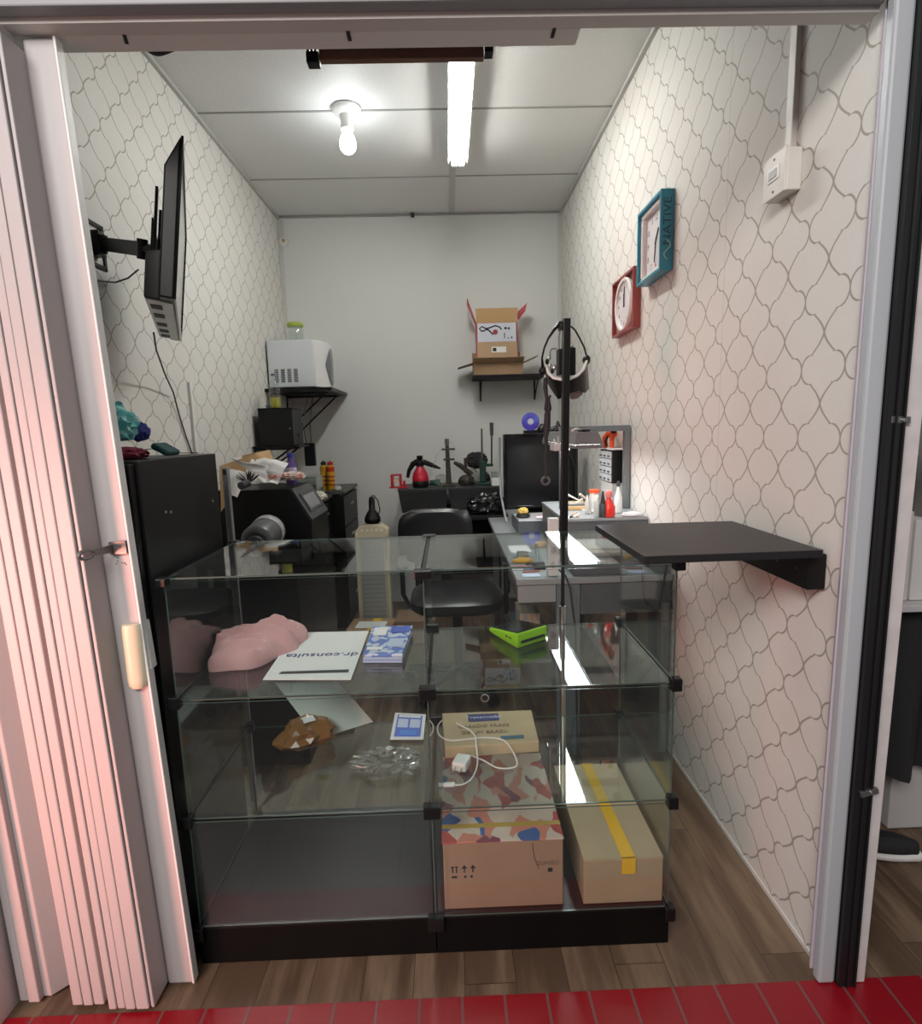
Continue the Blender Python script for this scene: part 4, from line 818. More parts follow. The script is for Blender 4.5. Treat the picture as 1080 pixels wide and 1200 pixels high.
B().slab([(ix0-.001, 4.223, iz1), (ix0-.001, 4.31, iz1), A(547, 350, Y=4.25), A(547, 358, Y=4.18)], .003).out('side_flap', mat('red_print_card'), ib)
B().slab([(ix1+.005, 4.215, iz1+.012), (ix1+.005, 4.30, iz1+.08), A(617, 355, Y=4.25), A(615, 364, Y=4.18)], .003).out('side_flap', mat('red_print_card'), ib)
lx = A(576, 410, Y=4.21)
box('paper_label', PAPER, ib, lx.x, lx.x+.105, 4.2145, 4.2160, lx.z-.018, lx.z+.022); box('code_mark', INK, ib, lx.x+.008, lx.x+.034, 4.213, 4.2143, lx.z-.010, lx.z+.014)

# ================================================================ grey workbench at the right
DESKG = mat('grey_laminate', (.27, .29, .30), .45, bump=.03); DESKD = mat('slate_grey_laminate', (.085, .095, .105), .45)
dk = T('grey_workbench', 'grey workbench with drawers along the right wall', 'workbench', (.56, 2.9, 0))
box('worktop', DESKG, dk, .25, .862, 2.14, 3.72, .728, .752, bev=.002)
box('drawer_box', DESKD, dk, .262, .40, 2.17, 2.6, .64, .727, bev=.002)
box('drawer', DESKG, dk, .255, .405, 2.148, 2.168, .655, .725, bev=.002)
box('leg_panel', mat('blue_grey_panel', (.13, .16, .18), .45), dk, .408, .50, 2.15, 2.18, .002, .727, bev=.002)
box('apron', DESKD, dk, .502, .82, 2.15, 2.168, .60, .727, bev=.002)
box('leg_panel', DESKD, dk, .822, .86, 2.15, 2.6, .002, .727, bev=.002)
for x in (.27, .82): box('leg', DESKD, dk, x, x+.04, 3.62, 3.66, .002, .727, bev=.002)
box('lower_shelf', DESKD, dk, .27, .41, 2.3, 2.9, .34, .36, bev=.002)
rs = T('bench_riser', 'grey raised box on the near end of the workbench', 'box', (.64, 2.3, .753))
box('body', DESKD, rs, .475, .855, 2.16, 2.43, .753, .83, bev=.002); box('top', mat('grey_beige_board', (.34, .33, .30), .5), rs, .47, .858, 2.155, 2.432, .831, .845, bev=.002)
r2 = T('bench_cabinet', 'grey bench top cabinet under the bottles by the right wall', 'cabinet', (.68, 2.75, .753))
box('body', DESKD, r2, .50, .862, 2.44, 3.04, .753, .922, bev=.002); box('top', DESKG, r2, .497, .863, 2.435, 3.045, .923, .936, bev=.002)
tag(B().box(.52, .74, 2.20, 2.40, .846, .853).out('flat_board', mat('pale_grey_board', (.45, .45, .42), .6), None, bev=.001), 'pale flat board lying on the grey bench riser', 'board')
mt = T('computer_monitor', 'large black square monitor on the workbench near the back', 'monitor', (.62, 3.52, .753))
xa, xb = A(591, 550, Y=3.5).x, A(677, 550, Y=3.5).x; za, zb2 = A(630, 596, Y=3.5).z, A(630, 508, Y=3.5).z
xb = min(xb, XR-.01)
box('casing', BLACKP, mt, xa, xb, 3.515, 3.60, za, zb2, bev=.006)
b = B()
for a in ((xa, xb, za, za+.022), (xa, xb, zb2-.018, zb2), (xa, xa+.018, za+.022, zb2-.018), (xb-.018, xb, za+.022, zb2-.018)): b.box(a[0], a[1], 3.50, 3.5145, a[2], a[3])
b.out('bezel', BLACKG, mt, bev=.002)
box('screen', mat('dark_screen', (.006, .006, .007), .25), mt, xa+.018, xb-.018, 3.508, 3.5147, za+.022, zb2-.018)
text('SAMSUNG', .012, fr(((xa+xb)/2, 3.4995, zb2-.055), (1, 0, 0), (0, 0, 1)) if False else fr(((xa+xb)/2+.03, 3.507, zb2-.05), (1, 0, 0), (0, 0, 1)), mat('faint_grey_ink', (.05, .05, .05), .5), mt) if False else None
box('stand', BLACKG, mt, xa+.12, xb-.12, 3.53, 3.60, .770, za-.001, bev=.004); box('stand_foot', BLACKG, mt, xa+.06, xb-.06, 3.48, 3.66, .753, .769, bev=.004)
tag(B().tube([(xa-.022, 3.55, 1.28), (xa-.026, 3.55, 1.1), (xa-.022, 3.53, .92), (xa-.012, 3.47, .84), (xa+.0, 3.44, .765)], .007, 8).out('grey_cable', mat('grey_cable', (.30, .31, .32), .4), None, smooth=True), 'grey cable running down the left edge of the monitor', 'cable')
q = A(621.5, 494, Y=3.53)
cdm = bpy.data.materials.new('disc_foil'); cdm.use_nodes = True; nt = cdm.node_tree; pr_ = nt.nodes['Principled BSDF']; n_ = NB(nt)
tc_ = nt.nodes.new('ShaderNodeTexCoord'); nz = n_.noise(tc_.outputs['Object'], 9, 2)
nt.links.new(n_.mix(n_.ramp(nz, .4, .6), (.09, .06, .55), (.16, .20, .75)), pr_.inputs['Base Color']); pr_.inputs['Roughness'].default_value = .25; pr_.inputs['Metallic'].default_value = .3
cd = T('compact_disc', 'violet blue compact disc standing on top of the monitor', 'compact disc', (q.x, 3.53, q.z-.056))
def ring(r0, r1, m, nm, y0, y1):
    n = 40; vs = []
    for r, y in ((r0, y0), (r1, y0), (r1, y1), (r0, y1)):
        for i in range(n): t = 2*PI*i/n; vs.append((q.x+r*math.cos(t), y, q.z+r*math.sin(t)))
    B().add  # noqa
    b = B(); b.add(vs, [(k*n+i, k*n+(i+1) % n, ((k+1) % 4)*n+(i+1) % n, ((k+1) % 4)*n+i) for k in range(4) for i in range(n)]); return b.out(nm, m, cd)
ring(.019, .055, cdm, 'foil_area', 3.53, 3.5315); ring(.0075, .0188, mat('clear_hub', (.6, .6, .75), .2), 'hub', 3.53, 3.5315)
zt2 = zb2+.001
tag(box('black_stand_block', BLACKP, None, q.x-.04, q.x+.055, 3.535, 3.58, zt2, zt2+.02, bev=.003), 'small black block on the monitor behind the disc', 'block')
wc = T('webcam', 'black webcam with round lens on top of the monitor', 'webcam', (.62, 3.54, zt2))
q2 = A(635, 499, Y=3.54)
B().blob((q2.x, 3.54, zt2), (.03, .025, .035), .25, 2, 3, 3).out('head', BLACKP, wc, smooth=True)
B().tube([(q2.x+.03, 3.54, zt2+.02), (q2.x+.10, 3.54, zt2+.028), (q2.x+.17, 3.54, zt2+.014)], [.012, .022, .010], 10).out('grip', DGREY, wc, smooth=True)

wf = T('wall_frame', 'grey metal frame standing upright behind the parts cabinet', 'frame', (.75, 2.715, .937))
for nm, a in (('top_rail', (.53, .866, 1.308, 1.335)), ('bottom_rail', (.53, .866, .938, .965)), ('stile', (.838, .866, .9655, 1.3075)), ('stile', (.53, .555, .9655, 1.3075))):
    box(nm, GREYM, wf, a[0], a[1], 2.70, 2.73, a[2], a[3], bev=.002)
pc = T('parts_cabinet', 'small parts cabinet with clear drawers and a black side by the right wall', 'parts cabinet', (.83, 2.89, 1.05))
box('carcass', BLACKP, pc, .803, .863, 2.78, 3.0, 1.052, 1.213, bev=.002)
for r in range(4):
    for c in range(3):
        d = box('drawer', mat('clear_grey_drawer', (.50, .53, .55), .25), pc, .797, .8025, 2.787+c*.071, 2.852+c*.071, 1.057+r*.0385, 1.091+r*.0385, bev=.001)
        box('pull', INK, d, .793, .7965, 2.804+c*.071, 2.836+c*.071, 1.065+r*.0385, 1.072+r*.0385)
tag(B().box(.806, .862, 2.79, 2.99, .937, 1.050).out('white_carton', mat('pale_grey_carton', (.48, .48, .46), .6), None, bev=.002), 'pale grey carton under the parts cabinet', 'carton')
tag(box('white_paper_pad', PAPER, None, .802, .86, 2.785, 2.87, 1.2145, 1.222, bev=.001), 'white pad lying on top of the parts cabinet', 'pad')
dg = T('orange_gun_tool', 'orange gun shaped tool resting above the parts cabinet', 'hand tool', (.825, 2.9, 1.222))
b = B(); q = Vector((.825, 2.90, 1.224))
b.tube([q+Vector((0, .08, .0)), q+Vector((-.01, .06, .05)), q+Vector((0, 0, .075)), q+Vector((.005, -.05, .07))], [.012, .014, .017, .02], 10)
b.tube([q+Vector((0, -.03, .07)), q+Vector((0, -.035, .035)), q+Vector((0, -.03, .002))], [.014, .012, .013], 10); b.out('body', ORANGE, dg, smooth=True)
b = B(); b.tube([q+Vector((-.012, .0, .055)), q+Vector((-.02, .012, .03)), q+Vector((-.012, .02, .012))], .006, 8); b.cyl(q+Vector((.003, -.055, .075)), q+Vector((.003, -.06, .095)), .014); b.out('trigger', BLACKP, dg, smooth=True)
lp = T('bench_lamp', 'long grey twin tube lamp hanging low over the workbench', 'lamp', (.565, 2.62, 1.262))
LG = mat('lamp_grey', (.14, .145, .15), .4)
b = B(); b.hexa([(.502, 2.26, 1.262), (.618, 2.26, 1.262), (.618, 3.05, 1.262), (.502, 3.05, 1.262)], [(.516, 2.285, 1.312), (.602, 2.285, 1.312), (.602, 3.04, 1.312), (.516, 3.04, 1.312)])
for a in ((.502, .505, 2.26, 3.05), (.615, .618, 2.26, 3.05), (.5055, .6145, 2.26, 2.263), (.5055, .6145, 3.047, 3.05)): b.box(*a, 1.247, 1.2618)
b.out('lamp_shade', LG, lp, bev=.004)
for x in (.5345, .5855): box('light_panel', mat('lit_bench_tube', (1, 1, 1), .5, emit=(.97, 1, 1), estr=9), lp, x-.023, x+.023, 2.28, 3.03, 1.2575, 1.2618)
box('top_switch', BLACKP, lp, .542, .578, 2.31, 2.38, 1.3125, 1.322, bev=.003)
B().tube([(.565, 2.95, 1.313), (.60, 3.12, 1.36), (.73, 3.32, 1.10), (.76, 3.40, .80)], .009, 8).out('arm', BLACKP, lp, smooth=True)
B().cyl((.76, 3.40, .754), (.76, 3.40, .80), .05).out('base', BLACKP, lp, smooth=True)
random.seed(11)
for i in range(6):
    y = 2.36+i*.075; x = .53+.02*(i % 3)
    o = B().tube([(x-.02, y-.02, 1.3185), (x, y, 1.322+.004*(i % 2)), (x+.02, y+.02, 1.3185)], [.005, .006, .004], 8).out('small_tool', mat(['tool_white', 'tool_grey', 'tool_cream'][i % 3], [(.66, .66, .62), (.35, .36, .36), (.7, .62, .5)][i % 3], .4), None, smooth=True)
    tag(o, 'small pale tool lying on top of the long bench lamp', 'tool', 'small pale tools on the bench lamp')
rh = T('tool_rack', 'white plastic rack of small tools behind the pole beside the bench lamp', 'rack', (.49, 2.4, 1.26))
q0_, q1_ = A(646, 528, Y=2.42), A(671, 529, Y=2.42)
box('rack_body', mat('grey_rack', (.42, .43, .43), .4), rh, q0_.x, min(q1_.x, .504), 2.36, 2.46, q0_.z, q0_.z+.028, bev=.002)
for i in range(5):
    x = q0_.x+.006+i*.013; B().tube([(x, 2.37, q0_.z+.029), (x+.004*(i % 3-1), 2.37, q0_.z+.05+.012*(i % 2))], [.005, .003], 6).out('rack_tool', mat(['tool_white', 'tool_grey', 'tool_cream'][i % 3]), rh, smooth=True)

# clutter on the workbench
DZ = .753
RZ = .937
rk = T('desk_tray', 'slate grey tray holding odds and ends in front of the monitor', 'tray', (.6, 3.1, DZ))
tx0, tx1 = A(606, 612, Y=3.1).x, A(668, 612, Y=3.1).x
b = B(); b.box(tx0, tx1, 3.06, 3.38, DZ+.001, DZ+.008)
for a in ((tx0, tx1, 3.06, 3.067), (tx0, tx1, 3.373, 3.38), (tx0, tx0+.007, 3.067, 3.373), (tx1-.007, tx1, 3.067, 3.373)): b.box(*a, DZ+.0085, DZ+.075)
b.out('tray', DESKD, rk, bev=.001); box('liner', mat('pale_liner', (.50, .51, .52), .5), rk, tx0+.008, tx1-.008, 3.068, 3.372, DZ+.0085, DZ+.074)
TZ = DZ+.0755
q = A(614, 602, Y=3.15); tag(B().lathe([(.036, .001), (.040, .006), (.038, .020), (.022, .024), (.012, .022)], (q.x, 3.2, TZ)).out('round_dish', INK, None, smooth=True), 'small round black dish at the left end of the tray', 'dish')
tag(B().blob((q.x, 3.2, TZ+.0245), (.028, .025, .020), .35, 3, 31, 3).out('sponge_piece', mat('yellow_sponge', (.80, .55, .14), .8), None, smooth=True), 'lump of yellow sponge on the black dish', 'sponge')
q = A(645, 601, Y=3.15); tag(B().cyl((q.x, 3.15, TZ+.026), (q.x+.02, 3.20, TZ+.026), .025).cyl((q.x+.0204, 3.201, TZ+.026), (q.x+.021, 3.203, TZ+.026), .012).out('tape_roll', mat('blue_tape', (.03, .05, .62), .3), None, smooth=True), 'roll of bright blue tape on the tray', 'tape')
def stick(label, a, b2, Y, z, r, m, name='pen', cat='tool', Y2=None):
    p0, p1 = A(*a, Y=Y), A(*b2, Y=Y2 or Y); o = B().tube([(p0.x, Y, z+r), (p1.x, (Y2 or Y), z+r)], r, 8).out(name, m, None, smooth=True); return tag(o, label, cat)
stick('pink pen lying across the tray', (630, 600), (642, 602), 3.20, TZ, .005, mat('pink_plastic', (.66, .25, .35), .4), 'pen', 'pen', 3.23)
stick('white tube lying beside the pink pen', (628, 604), (640, 605), 3.12, TZ, .009, WHITEP, 'tube', 'tube', 3.13)
stick('violet marker in front of the blue tape', (634, 606), (645, 607), 3.08, TZ, .007, mat('violet_plastic', (.4, .3, .55), .4), 'marker', 'marker', 3.09)
q = A(636, 619, Z=DZ+.03)
b = B(Matrix.Translation((A(637, 620, Y=2.75).x, 2.75, DZ)) @ Matrix.Rotation(.35, 4, 'Z')); b.prism([(-.055, -.018), (.04, -.018), (.055, -.005), (.045, .018), (-.04, .022)], .0, .022)
b.M = Matrix()
tag(b.out('wood_block', LIGHTW, None, bev=.003), 'small pale wooden block on the workbench corner', 'wooden block')
b = B(Matrix.Translation((A(678, 612, Y=2.75).x, 2.78, RZ)) @ Matrix.Rotation(-.1, 4, 'Z')); b.box(-.055, .055, -.10, .10, .001, .018)
tag(b.out('wooden_board', mat('honey_wood', (.55, .36, .17), .5, var=.15), None, bev=.002), 'honey coloured wooden board on the workbench', 'board')
q0 = Vector((A(678, 612, Y=2.75).x, 2.76, RZ+.0195))
for i, (dx, dy, m_) in enumerate(((-.03, -.03, STEEL), (0, 0, mat('cream_handle', (.7, .62, .5), .4)), (.03, .03, INK), (-.01, .06, STEEL), (.028, -.05, mat('cream_handle')))):
    a = i*.9; tag(B().tube([q0+Vector((dx-.04*math.cos(a), dy-.03*math.sin(a), .005)), q0+Vector((dx+.04*math.cos(a), dy+.03*math.sin(a), .008+.012*i))], [.003, .006], 8).out('hand_tool', m_, None, smooth=True), 'slim hand tool heaped on the honey wooden board', 'tool', 'hand tools on the honey wooden board')
def bottle(name, label, u, Y, prof, m, cap=None, z=DZ, px=None):
    x = A(u, 600, Y=Y).x; t = T(name, label, 'bottle', (x, Y, z))
    B().lathe(prof, (x, Y, z+.001)).out('bottle_body', m, t, smooth=True)
    if cap: B().lathe(cap[0], (x, Y, z+.001)).out('cap', cap[1], t, smooth=True)
    return t
bottle('lidded_tub', 'white tub with an orange lid left of the pale carton', 696, 2.60, [(.021, 0), (.022, .01), (.022, .085), (.021, .09)], mat('milky_tub', (.6, .6, .56), .4), ([(.024, .091), (.024, .105), (.018, .107)], ORANGE), z=RZ)
bottle('nozzle_bottle', 'dark bottle with a pointed black nozzle by the parts cabinet', 706, 2.45, [(.013, 0), (.015, .01), (.015, .05), (.010, .06)], DGREY, ([(.011, .061), (.008, .085), (.003, .115)], INK), z=RZ)
bottle('red_spray_bottle', 'bright red bottle with a pink nozzle by the grey frame', 713, 2.46, [(.026, 0), (.028, .01), (.028, .045), (.015, .07), (.010, .08)], mat('scarlet_plastic', (.72, .03, .02), .3), ([(.010, .081), (.016, .09), (.014, .112), (.005, .117)], mat('coral_cap', (.70, .20, .18), .4)), z=RZ)
bottle('white_bottle', 'white squeeze bottle between the red bottle and the frame', 724, 2.56, [(.017, 0), (.019, .01), (.017, .07), (.008, .10), (.005, .12)], WHITEP, ([(.006, .121), (.009, .13), (.005, .145)], DGREY), z=RZ)
bottle('clear_tube', 'small milky tube with a white cap left of the dark nozzle bottle', 699, 2.46, [(.012, 0), (.013, .01), (.013, .06), (.010, .07)], mat('milky_tube', (.50, .52, .48), .3), ([(.008, .071), (.008, .09), (.004, .094)], PAPER), z=RZ)
bottle('clear_tube', 'short milky tube with a milky cap left of the lidded tub', 688, 2.56, [(.011, 0), (.012, .01), (.012, .05), (.008, .06)], mat('milky_tube'), ([(.006, .061), (.005, .08), (.002, .085)], mat('milky_tub')), z=RZ)
tag(B().blob((.80, 2.455, .938), (.045, .016, .012), .2, 2, 41, 4).out('folded_white_cloth', mat('white_cloth', (.74, .75, .76), .8), None, smooth=True), 'folded white cloth on the bench cabinet near the wall', 'cloth')
random.seed(4)
for i in range(8):
    x = random.uniform(.53, .68); y = random.uniform(2.46, 2.60); a = random.uniform(0, PI)
    tag(B().tube([(x-.02*math.cos(a), y-.02*math.sin(a), RZ+.005), (x+.02*math.cos(a), y+.02*math.sin(a), RZ+.005+.002*i)], .004, 6).out('paper_scrap', PAPER if i % 3 else LIGHTW, None), 'pale scrap lying on the bench cabinet before the wooden board', 'scrap', 'pale scraps on the bench cabinet')
stick('black pen lying near the pole on the bench cabinet', (668, 622), (678, 618), 2.46, RZ, .004, INK, 'pen', 'pen', 2.52)
# things on the left strip of the worktop, seen through the glass
tag(B().blob((.31, 2.42, DZ), (.045, .018, .014), .12, 2, 3, 3).out('yellow_handle_tool', mat('amber_plastic', (.70, .42, .05), .35), None, smooth=True), 'amber handled tool on the left strip of the worktop', 'tool')
for i, (dx, dy, m_, lb) in enumerate(((-.0, -.10, mat('pink_plastic'), 'pink pen near the front corner of the worktop'), (.03, -.14, mat('grey_blue_pen', (.12, .15, .25), .4), 'blue grey pen near the front corner of the worktop'), (.02, -.19, mat('rust_pen', (.35, .12, .08), .5), 'rust coloured stick at the worktop front edge'), (.05, -.06, INK, 'short black pen behind the amber handled tool'))):
    tag(B().tube([(.30+dx-.035, 2.42+dy, DZ+.005), (.30+dx+.035, 2.43+dy, DZ+.006)], .004, 6).out('pen', m_, None, smooth=True), lb, 'pen')
tag(box('note_paper', PAPER, None, .28, .38, 2.62, 2.78, .7535, .7545), 'white note paper lying on the worktop behind the amber tool', 'paper')
tag(box('steel_box', STEEL, None, .30, .35, 2.50, 2.56, .7535, .775, bev=.004), 'small steel box behind the amber handled tool', 'box')
tag(box('black_tester', INK, None, .34, .39, 2.28, 2.34, .7535, .772, bev=.004), 'small black tester near the worktop front', 'tester')
tag(box('white_card', mat('pale_blue_card', (.55, .62, .80), .4), None, .28, .35, 2.17, 2.22, .7535, .7545), 'pale blue card at the front edge of the worktop', 'card')
ks = T('power_strip', 'white socket strip standing at the worktop edge behind the pole', 'power strip', (.395, 2.17, .7535))
q = A(648, 655, Y=2.17); box('strip_body', mat('ivory_strip', (.55, .57, .56), .4), ks, q.x-.02, q.x+.022, 2.165, 2.19, .7535, .985, bev=.004)
for i in range(3): B().cyl((q.x, 2.1645, .80+i*.06), (q.x, 2.1635, .80+i*.06), .013).out('outlet', mat('outlet_grey', (.3, .3, .3), .5), ks)
box('strip_foot', BLACKP, ks, q.x-.02, q.x+.022, 2.191, 2.197, .7535, .975, bev=.001)
tag(B().tube([A(655, 668, Y=2.16), A(662, 674, Y=2.13), A(668, 690, Y=2.10), A(671, 715, Y=2.08), A(674, 735, Y=2.08), (A(676, 790, Y=2.08).x, 2.08, .2), (A(676, 790, Y=2.08).x, 2.06, .006)], .004, 8).out('black_cable', INK, None, smooth=True), 'black cable hanging from the socket strip', 'cable')
tag(B().tube([A(744, 660, Y=2.15), A(752, 665, Y=2.13), A(754, 700, Y=2.1), A(757, 706, Y=2.1), A(770, 716, Y=2.07), A(775, 700, Y=2.07), A(781, 662, Y=2.07)], .004, 8).out('black_cable', INK, None, smooth=True), 'black cable looping down beside the right wallpaper', 'cable')
tag(B().blob((.335, 2.5, .3615), (.04, .06, .028), .4, 3, 51, 4).out('green_circuit_pile', stripes('green_boards', (.02, .12, .07), (.10, .12, .09), 140), None, smooth=True), 'heap of green circuit scraps on the low shelf of the bench', 'scrap')
tag(B().box(.295, .385, 2.42, 2.60, .44, .52).out('small_parts_box', stripes('parts_print', (.45, .36, .2), (.28, .3, .32), 220, 0), None, bev=.002), 'small box of mixed parts above the green scraps', 'box')
box('inner_shelf', DESKD, dk, .27, .41, 2.4, 2.7, .425, .438)

# ================================================================ pole with head magnifier
po = T('display_pole', 'thin black square pole rising behind the counter', 'pole', (.362, 1.79, 0))
b = B(); b.hexa([(.350, 1.775, .99), (.373, 1.775, .99), (.373, 1.797, .99), (.350, 1.797, .99)], [(.3605, 1.775, 1.66), (.3825, 1.775, 1.66), (.3825, 1.797, 1.66), (.3605, 1.797, 1.66)]); b.out('upper_tube', BLACKP, po, bev=.002)
B().cyl((.358, 1.786, .77), (.360, 1.786, .989), .006).out('thin_rod', BLACKP, po, smooth=True)
B().cyl((.358, 1.786, .03), (.358, 1.786, .755), .010).out('silver_tube', STEEL, po, smooth=True)
B().cyl((.358, 1.786, .756), (.358, 1.786, .772), .007).out('collar', BLACKP, po, smooth=True)
B().lathe([(.05, .002), (.05, .012), (.025, .02), (.012, .03)], (.358, 1.786, 0), 32).out('foot', BLACKP, po, smooth=True)
box('top_hook', BLACKP, po, .350, .3600, 1.778, 1.81, 1.628, 1.640, bev=.001)
hm = T('head_magnifier', 'black head magnifier visor hanging from the pole', 'head magnifier', (.37, 1.84, 1.42))
Yh = 1.845
def Hp(u, v, dy=0): return A(620+u/8.57, 360+v/8.57, Y=Yh+dy)
B().tube([Hp(355, 150, -.02), Hp(300, 165, -.03), Hp(250, 225, -.05), Hp(190, 315, -.06), Hp(150, 410, -.06), Hp(128, 510, -.05), Hp(135, 600, -.02)], [.005, .008, .005, .0035, .003, .003, .005], 8).out('head_strap', BLACKP, hm, smooth=True)
B().tube([Hp(415, 190, .0), Hp(460, 230, .0), Hp(510, 320, 0), Hp(550, 400, 0), Hp(572, 480, 0), Hp(560, 560, 0)], .0028, 8).out('head_strap', BLACKP, hm, smooth=True)
for u, v in ((135, 600), (575, 490)): B().blob(Hp(u, v)-Vector((0, 0, .012)), (.012, .014, .014), .2, 2, u, 3, flat=False).out('hinge_knob', BLACKP, hm, smooth=True)
B().tube([Hp(575, 540, -.01), Hp(545, 620, -.03), Hp(490, 680, -.04), Hp(410, 718, -.045), Hp(320, 728, -.045), Hp(240, 710, -.04), Hp(190, 660, -.02), Hp(170, 590, 0)], .0045, 8).out('sweat_band', mat('white_foam_band', (.62, .62, .60), .6), hm, smooth=True)
top = [Hp(160, 620, .02), Hp(190, 690, -.015), Hp(250, 725, -.035), Hp(320, 742, -.04), Hp(410, 735, -.04), Hp(490, 700, -.035), Hp(550, 640, -.02), Hp(585, 540, .02)]
bot = [Hp(170, 740, .05), Hp(230, 840, .02), Hp(290, 925, .0), Hp(340, 905, -.01), Hp(410, 865, -.012), Hp(500, 840, -.005), Hp(560, 860, .01), Hp(602, 820, .05)]
b = B(); n = len(top); off = Vector((0, .004, 0))
b.add(top+bot+[p+off for p in top]+[p+off for p in bot], [(i, i+1, n+i+1, n+i) for i in range(n-1)]+[(2*n+i, 3*n+i, 3*n+i+1, 2*n+i+1) for i in range(n-1)]+[(i, 2*n+i, 2*n+i+1, i+1) for i in range(n-1)]+[(n+i, n+i+1, 3*n+i+1, 3*n+i) for i in range(n-1)]+[(0, n, 3*n, 2*n), (n-1, 3*n-1, 4*n-1, 2*n-1)])
b.out('visor', BLACKP, hm, smooth=True)
b = B(); b.slab([Hp(405, 860, .02), Hp(420, 925, .035), Hp(480, 920, .035), Hp(530, 880, .03), Hp(548, 835, .02)][::-1], .004); b.out('lens', mat('smoky_lens', (.20, .21, .21), .1), hm)
B().tube([Hp(405, 862, .017), Hp(480, 845, .015), Hp(548, 832, .017)], .0022, 6).out('lens_rim', STEEL, hm, smooth=True)
b = B(); b.box(Hp(268, 500).x, Hp(350, 500).x-.001, Yh-.03, Yh, Hp(300, 690).z, Hp(300, 430).z); b.box(Hp(351, 500).x, Hp(447, 500).x, Yh-.03, Yh, Hp(400, 690).z, Hp(300, 420).z); b.out('battery_case', BLACKP, hm, bev=.003)
for pts_ in ([(300, 430), (298, 300), (310, 235), (345, 210)], [(275, 415), (225, 420), (208, 450), (212, 520)], [(425, 390), (430, 420)]):
    B().tube([Hp(*p_, -.01) for p_ in pts_], .0022 if len(pts_) > 2 else .005, 6).out('wire_loop', mat('grey_wire_plastic', (.16, .16, .16), .4), hm, smooth=True)
for k, (u, v) in enumerate(((180, 545), (205, 590), (230, 640), (195, 510), (215, 700), (250, 610))): B().blob(Hp(u, v, -.015), (.006, .005, .009), .2, 2, k, 2, flat=False).out('lens_clip', STEEL if k % 2 else BLACKP, hm, smooth=True)
sp = T('hanging_strap', 'long twisted black strap hanging beside the pole', 'strap', tuple(Hp(190, 700)))
def Sp(u, v): return A(560+u/3.75, 340+v/3.75, Y=1.80)
b = B(); b.tube([Sp(295, 385), Sp(296, 430), Sp(302, 480), Sp(298, 520), Sp(305, 560), Sp(312, 520), Sp(310, 480), Sp(318, 462)], [.006, .007, .005, .006, .009, .008, .004, .003], 8)
b.tube([Sp(305, 540), Sp(303, 600), Sp(298, 650), Sp(300, 700), Sp(294, 740), Sp(298, 790), Sp(296, 825)], [.010, .011, .006, .005, .004, .005, .004], 8); b.out('strap_band', FABB, sp, smooth=True)
c_ = Sp(297, 838); b = B(); b.tube([c_+Vector((.012*math.cos(t), 0, .012*math.sin(t))) for t in [2*PI*i/16 for i in range(16)]], .004, 8, closed=True); b.out('ring_end', mat('grey_metal_ring', (.12, .12, .12), .4, metal=.5), sp, smooth=True)

# ================================================================ things on the glass shelves
Z2, Z3, Z0 = ZS[2]+.003, ZS[1]+.003, ZS[0]+.001
# pink towel
tw = T('pink_towel', 'crumpled pink terry towel on the upper glass shelf', 'towel', (-.54, 1.6, Z2))
b = B(); P0 = [(238, 762), (262, 740), (275, 727), (312, 726), (340, 742), (338, 752), (320, 768), (296, 790), (262, 788)]
nu, nv = 72, 40; g = []
def tz_(x, y):
    X_, Y_ = (x+.555)/.125, (y-1.565)/.135
    ang = .55; U = X_*math.cos(ang)+Y_*math.sin(ang); V = -X_*math.sin(ang)+Y_*math.cos(ang)
    return U, V
prof_n = 128; rings = 40; vs = []
cx_, cyy = -.575, 1.565
def trad(t):
    return 1+.10*math.sin(3*t+1)+.06*math.sin(7*t+.5)+.05*noise.noise(Vector((math.cos(t)*3, math.sin(t)*3, 2)))
for j in range(rings+1):
    ph = j/rings*PI*.5
    for i in range(prof_n):
        t = 2*PI*i/prof_n; rr = math.cos(ph)**.55 if j < rings else 0
        ex, ey = .145*math.cos(t)*rr*trad(t), .105*math.sin(t)*rr*trad(t)
        a = .62; x = cx_+ex*math.cos(a)-ey*math.sin(a)*.8; y = cyy+ex*math.sin(a)+ey*math.cos(a)
        fold = ey*55+2.2*noise.noise(Vector((x*11, y*11, 4)))
        h = math.sin(ph)**.8*(.062+.030*math.exp(-(((x+.53)/.045)**2+((y-1.66)/.05)**2))+.012*math.exp(-(((x+.65)/.05)**2+((y-1.55)/.05)**2)))
        fd_ = ey*58+3.2*noise.noise(Vector((x*7, y*7, 4)))+ex*9; h += (.020*(abs(math.sin(fd_))**.7-.6)+.006*math.sin(ex*60+fd_*2))*math.sin(ph)**.5+.006*noise.noise(Vector((x*45, y*45, 1)))*math.sin(ph)+.012*noise.noise(Vector((x*14, y*14, 7)))*math.sin(ph)
        vs.append((max(x, -.656+.004*noise.noise(Vector((y*30, j, 0)))), min(y, 1.715), Z2+max(h, 0)))
b.add(vs, [(j*prof_n+i, j*prof_n+(i+1) % prof_n, (j+1)*prof_n+(i+1) % prof_n, (j+1)*prof_n+i) for j in range(rings) for i in range(prof_n)]+[tuple(range(prof_n))[::-1]])
b.out('towel_body', PINK, tw, smooth=True)
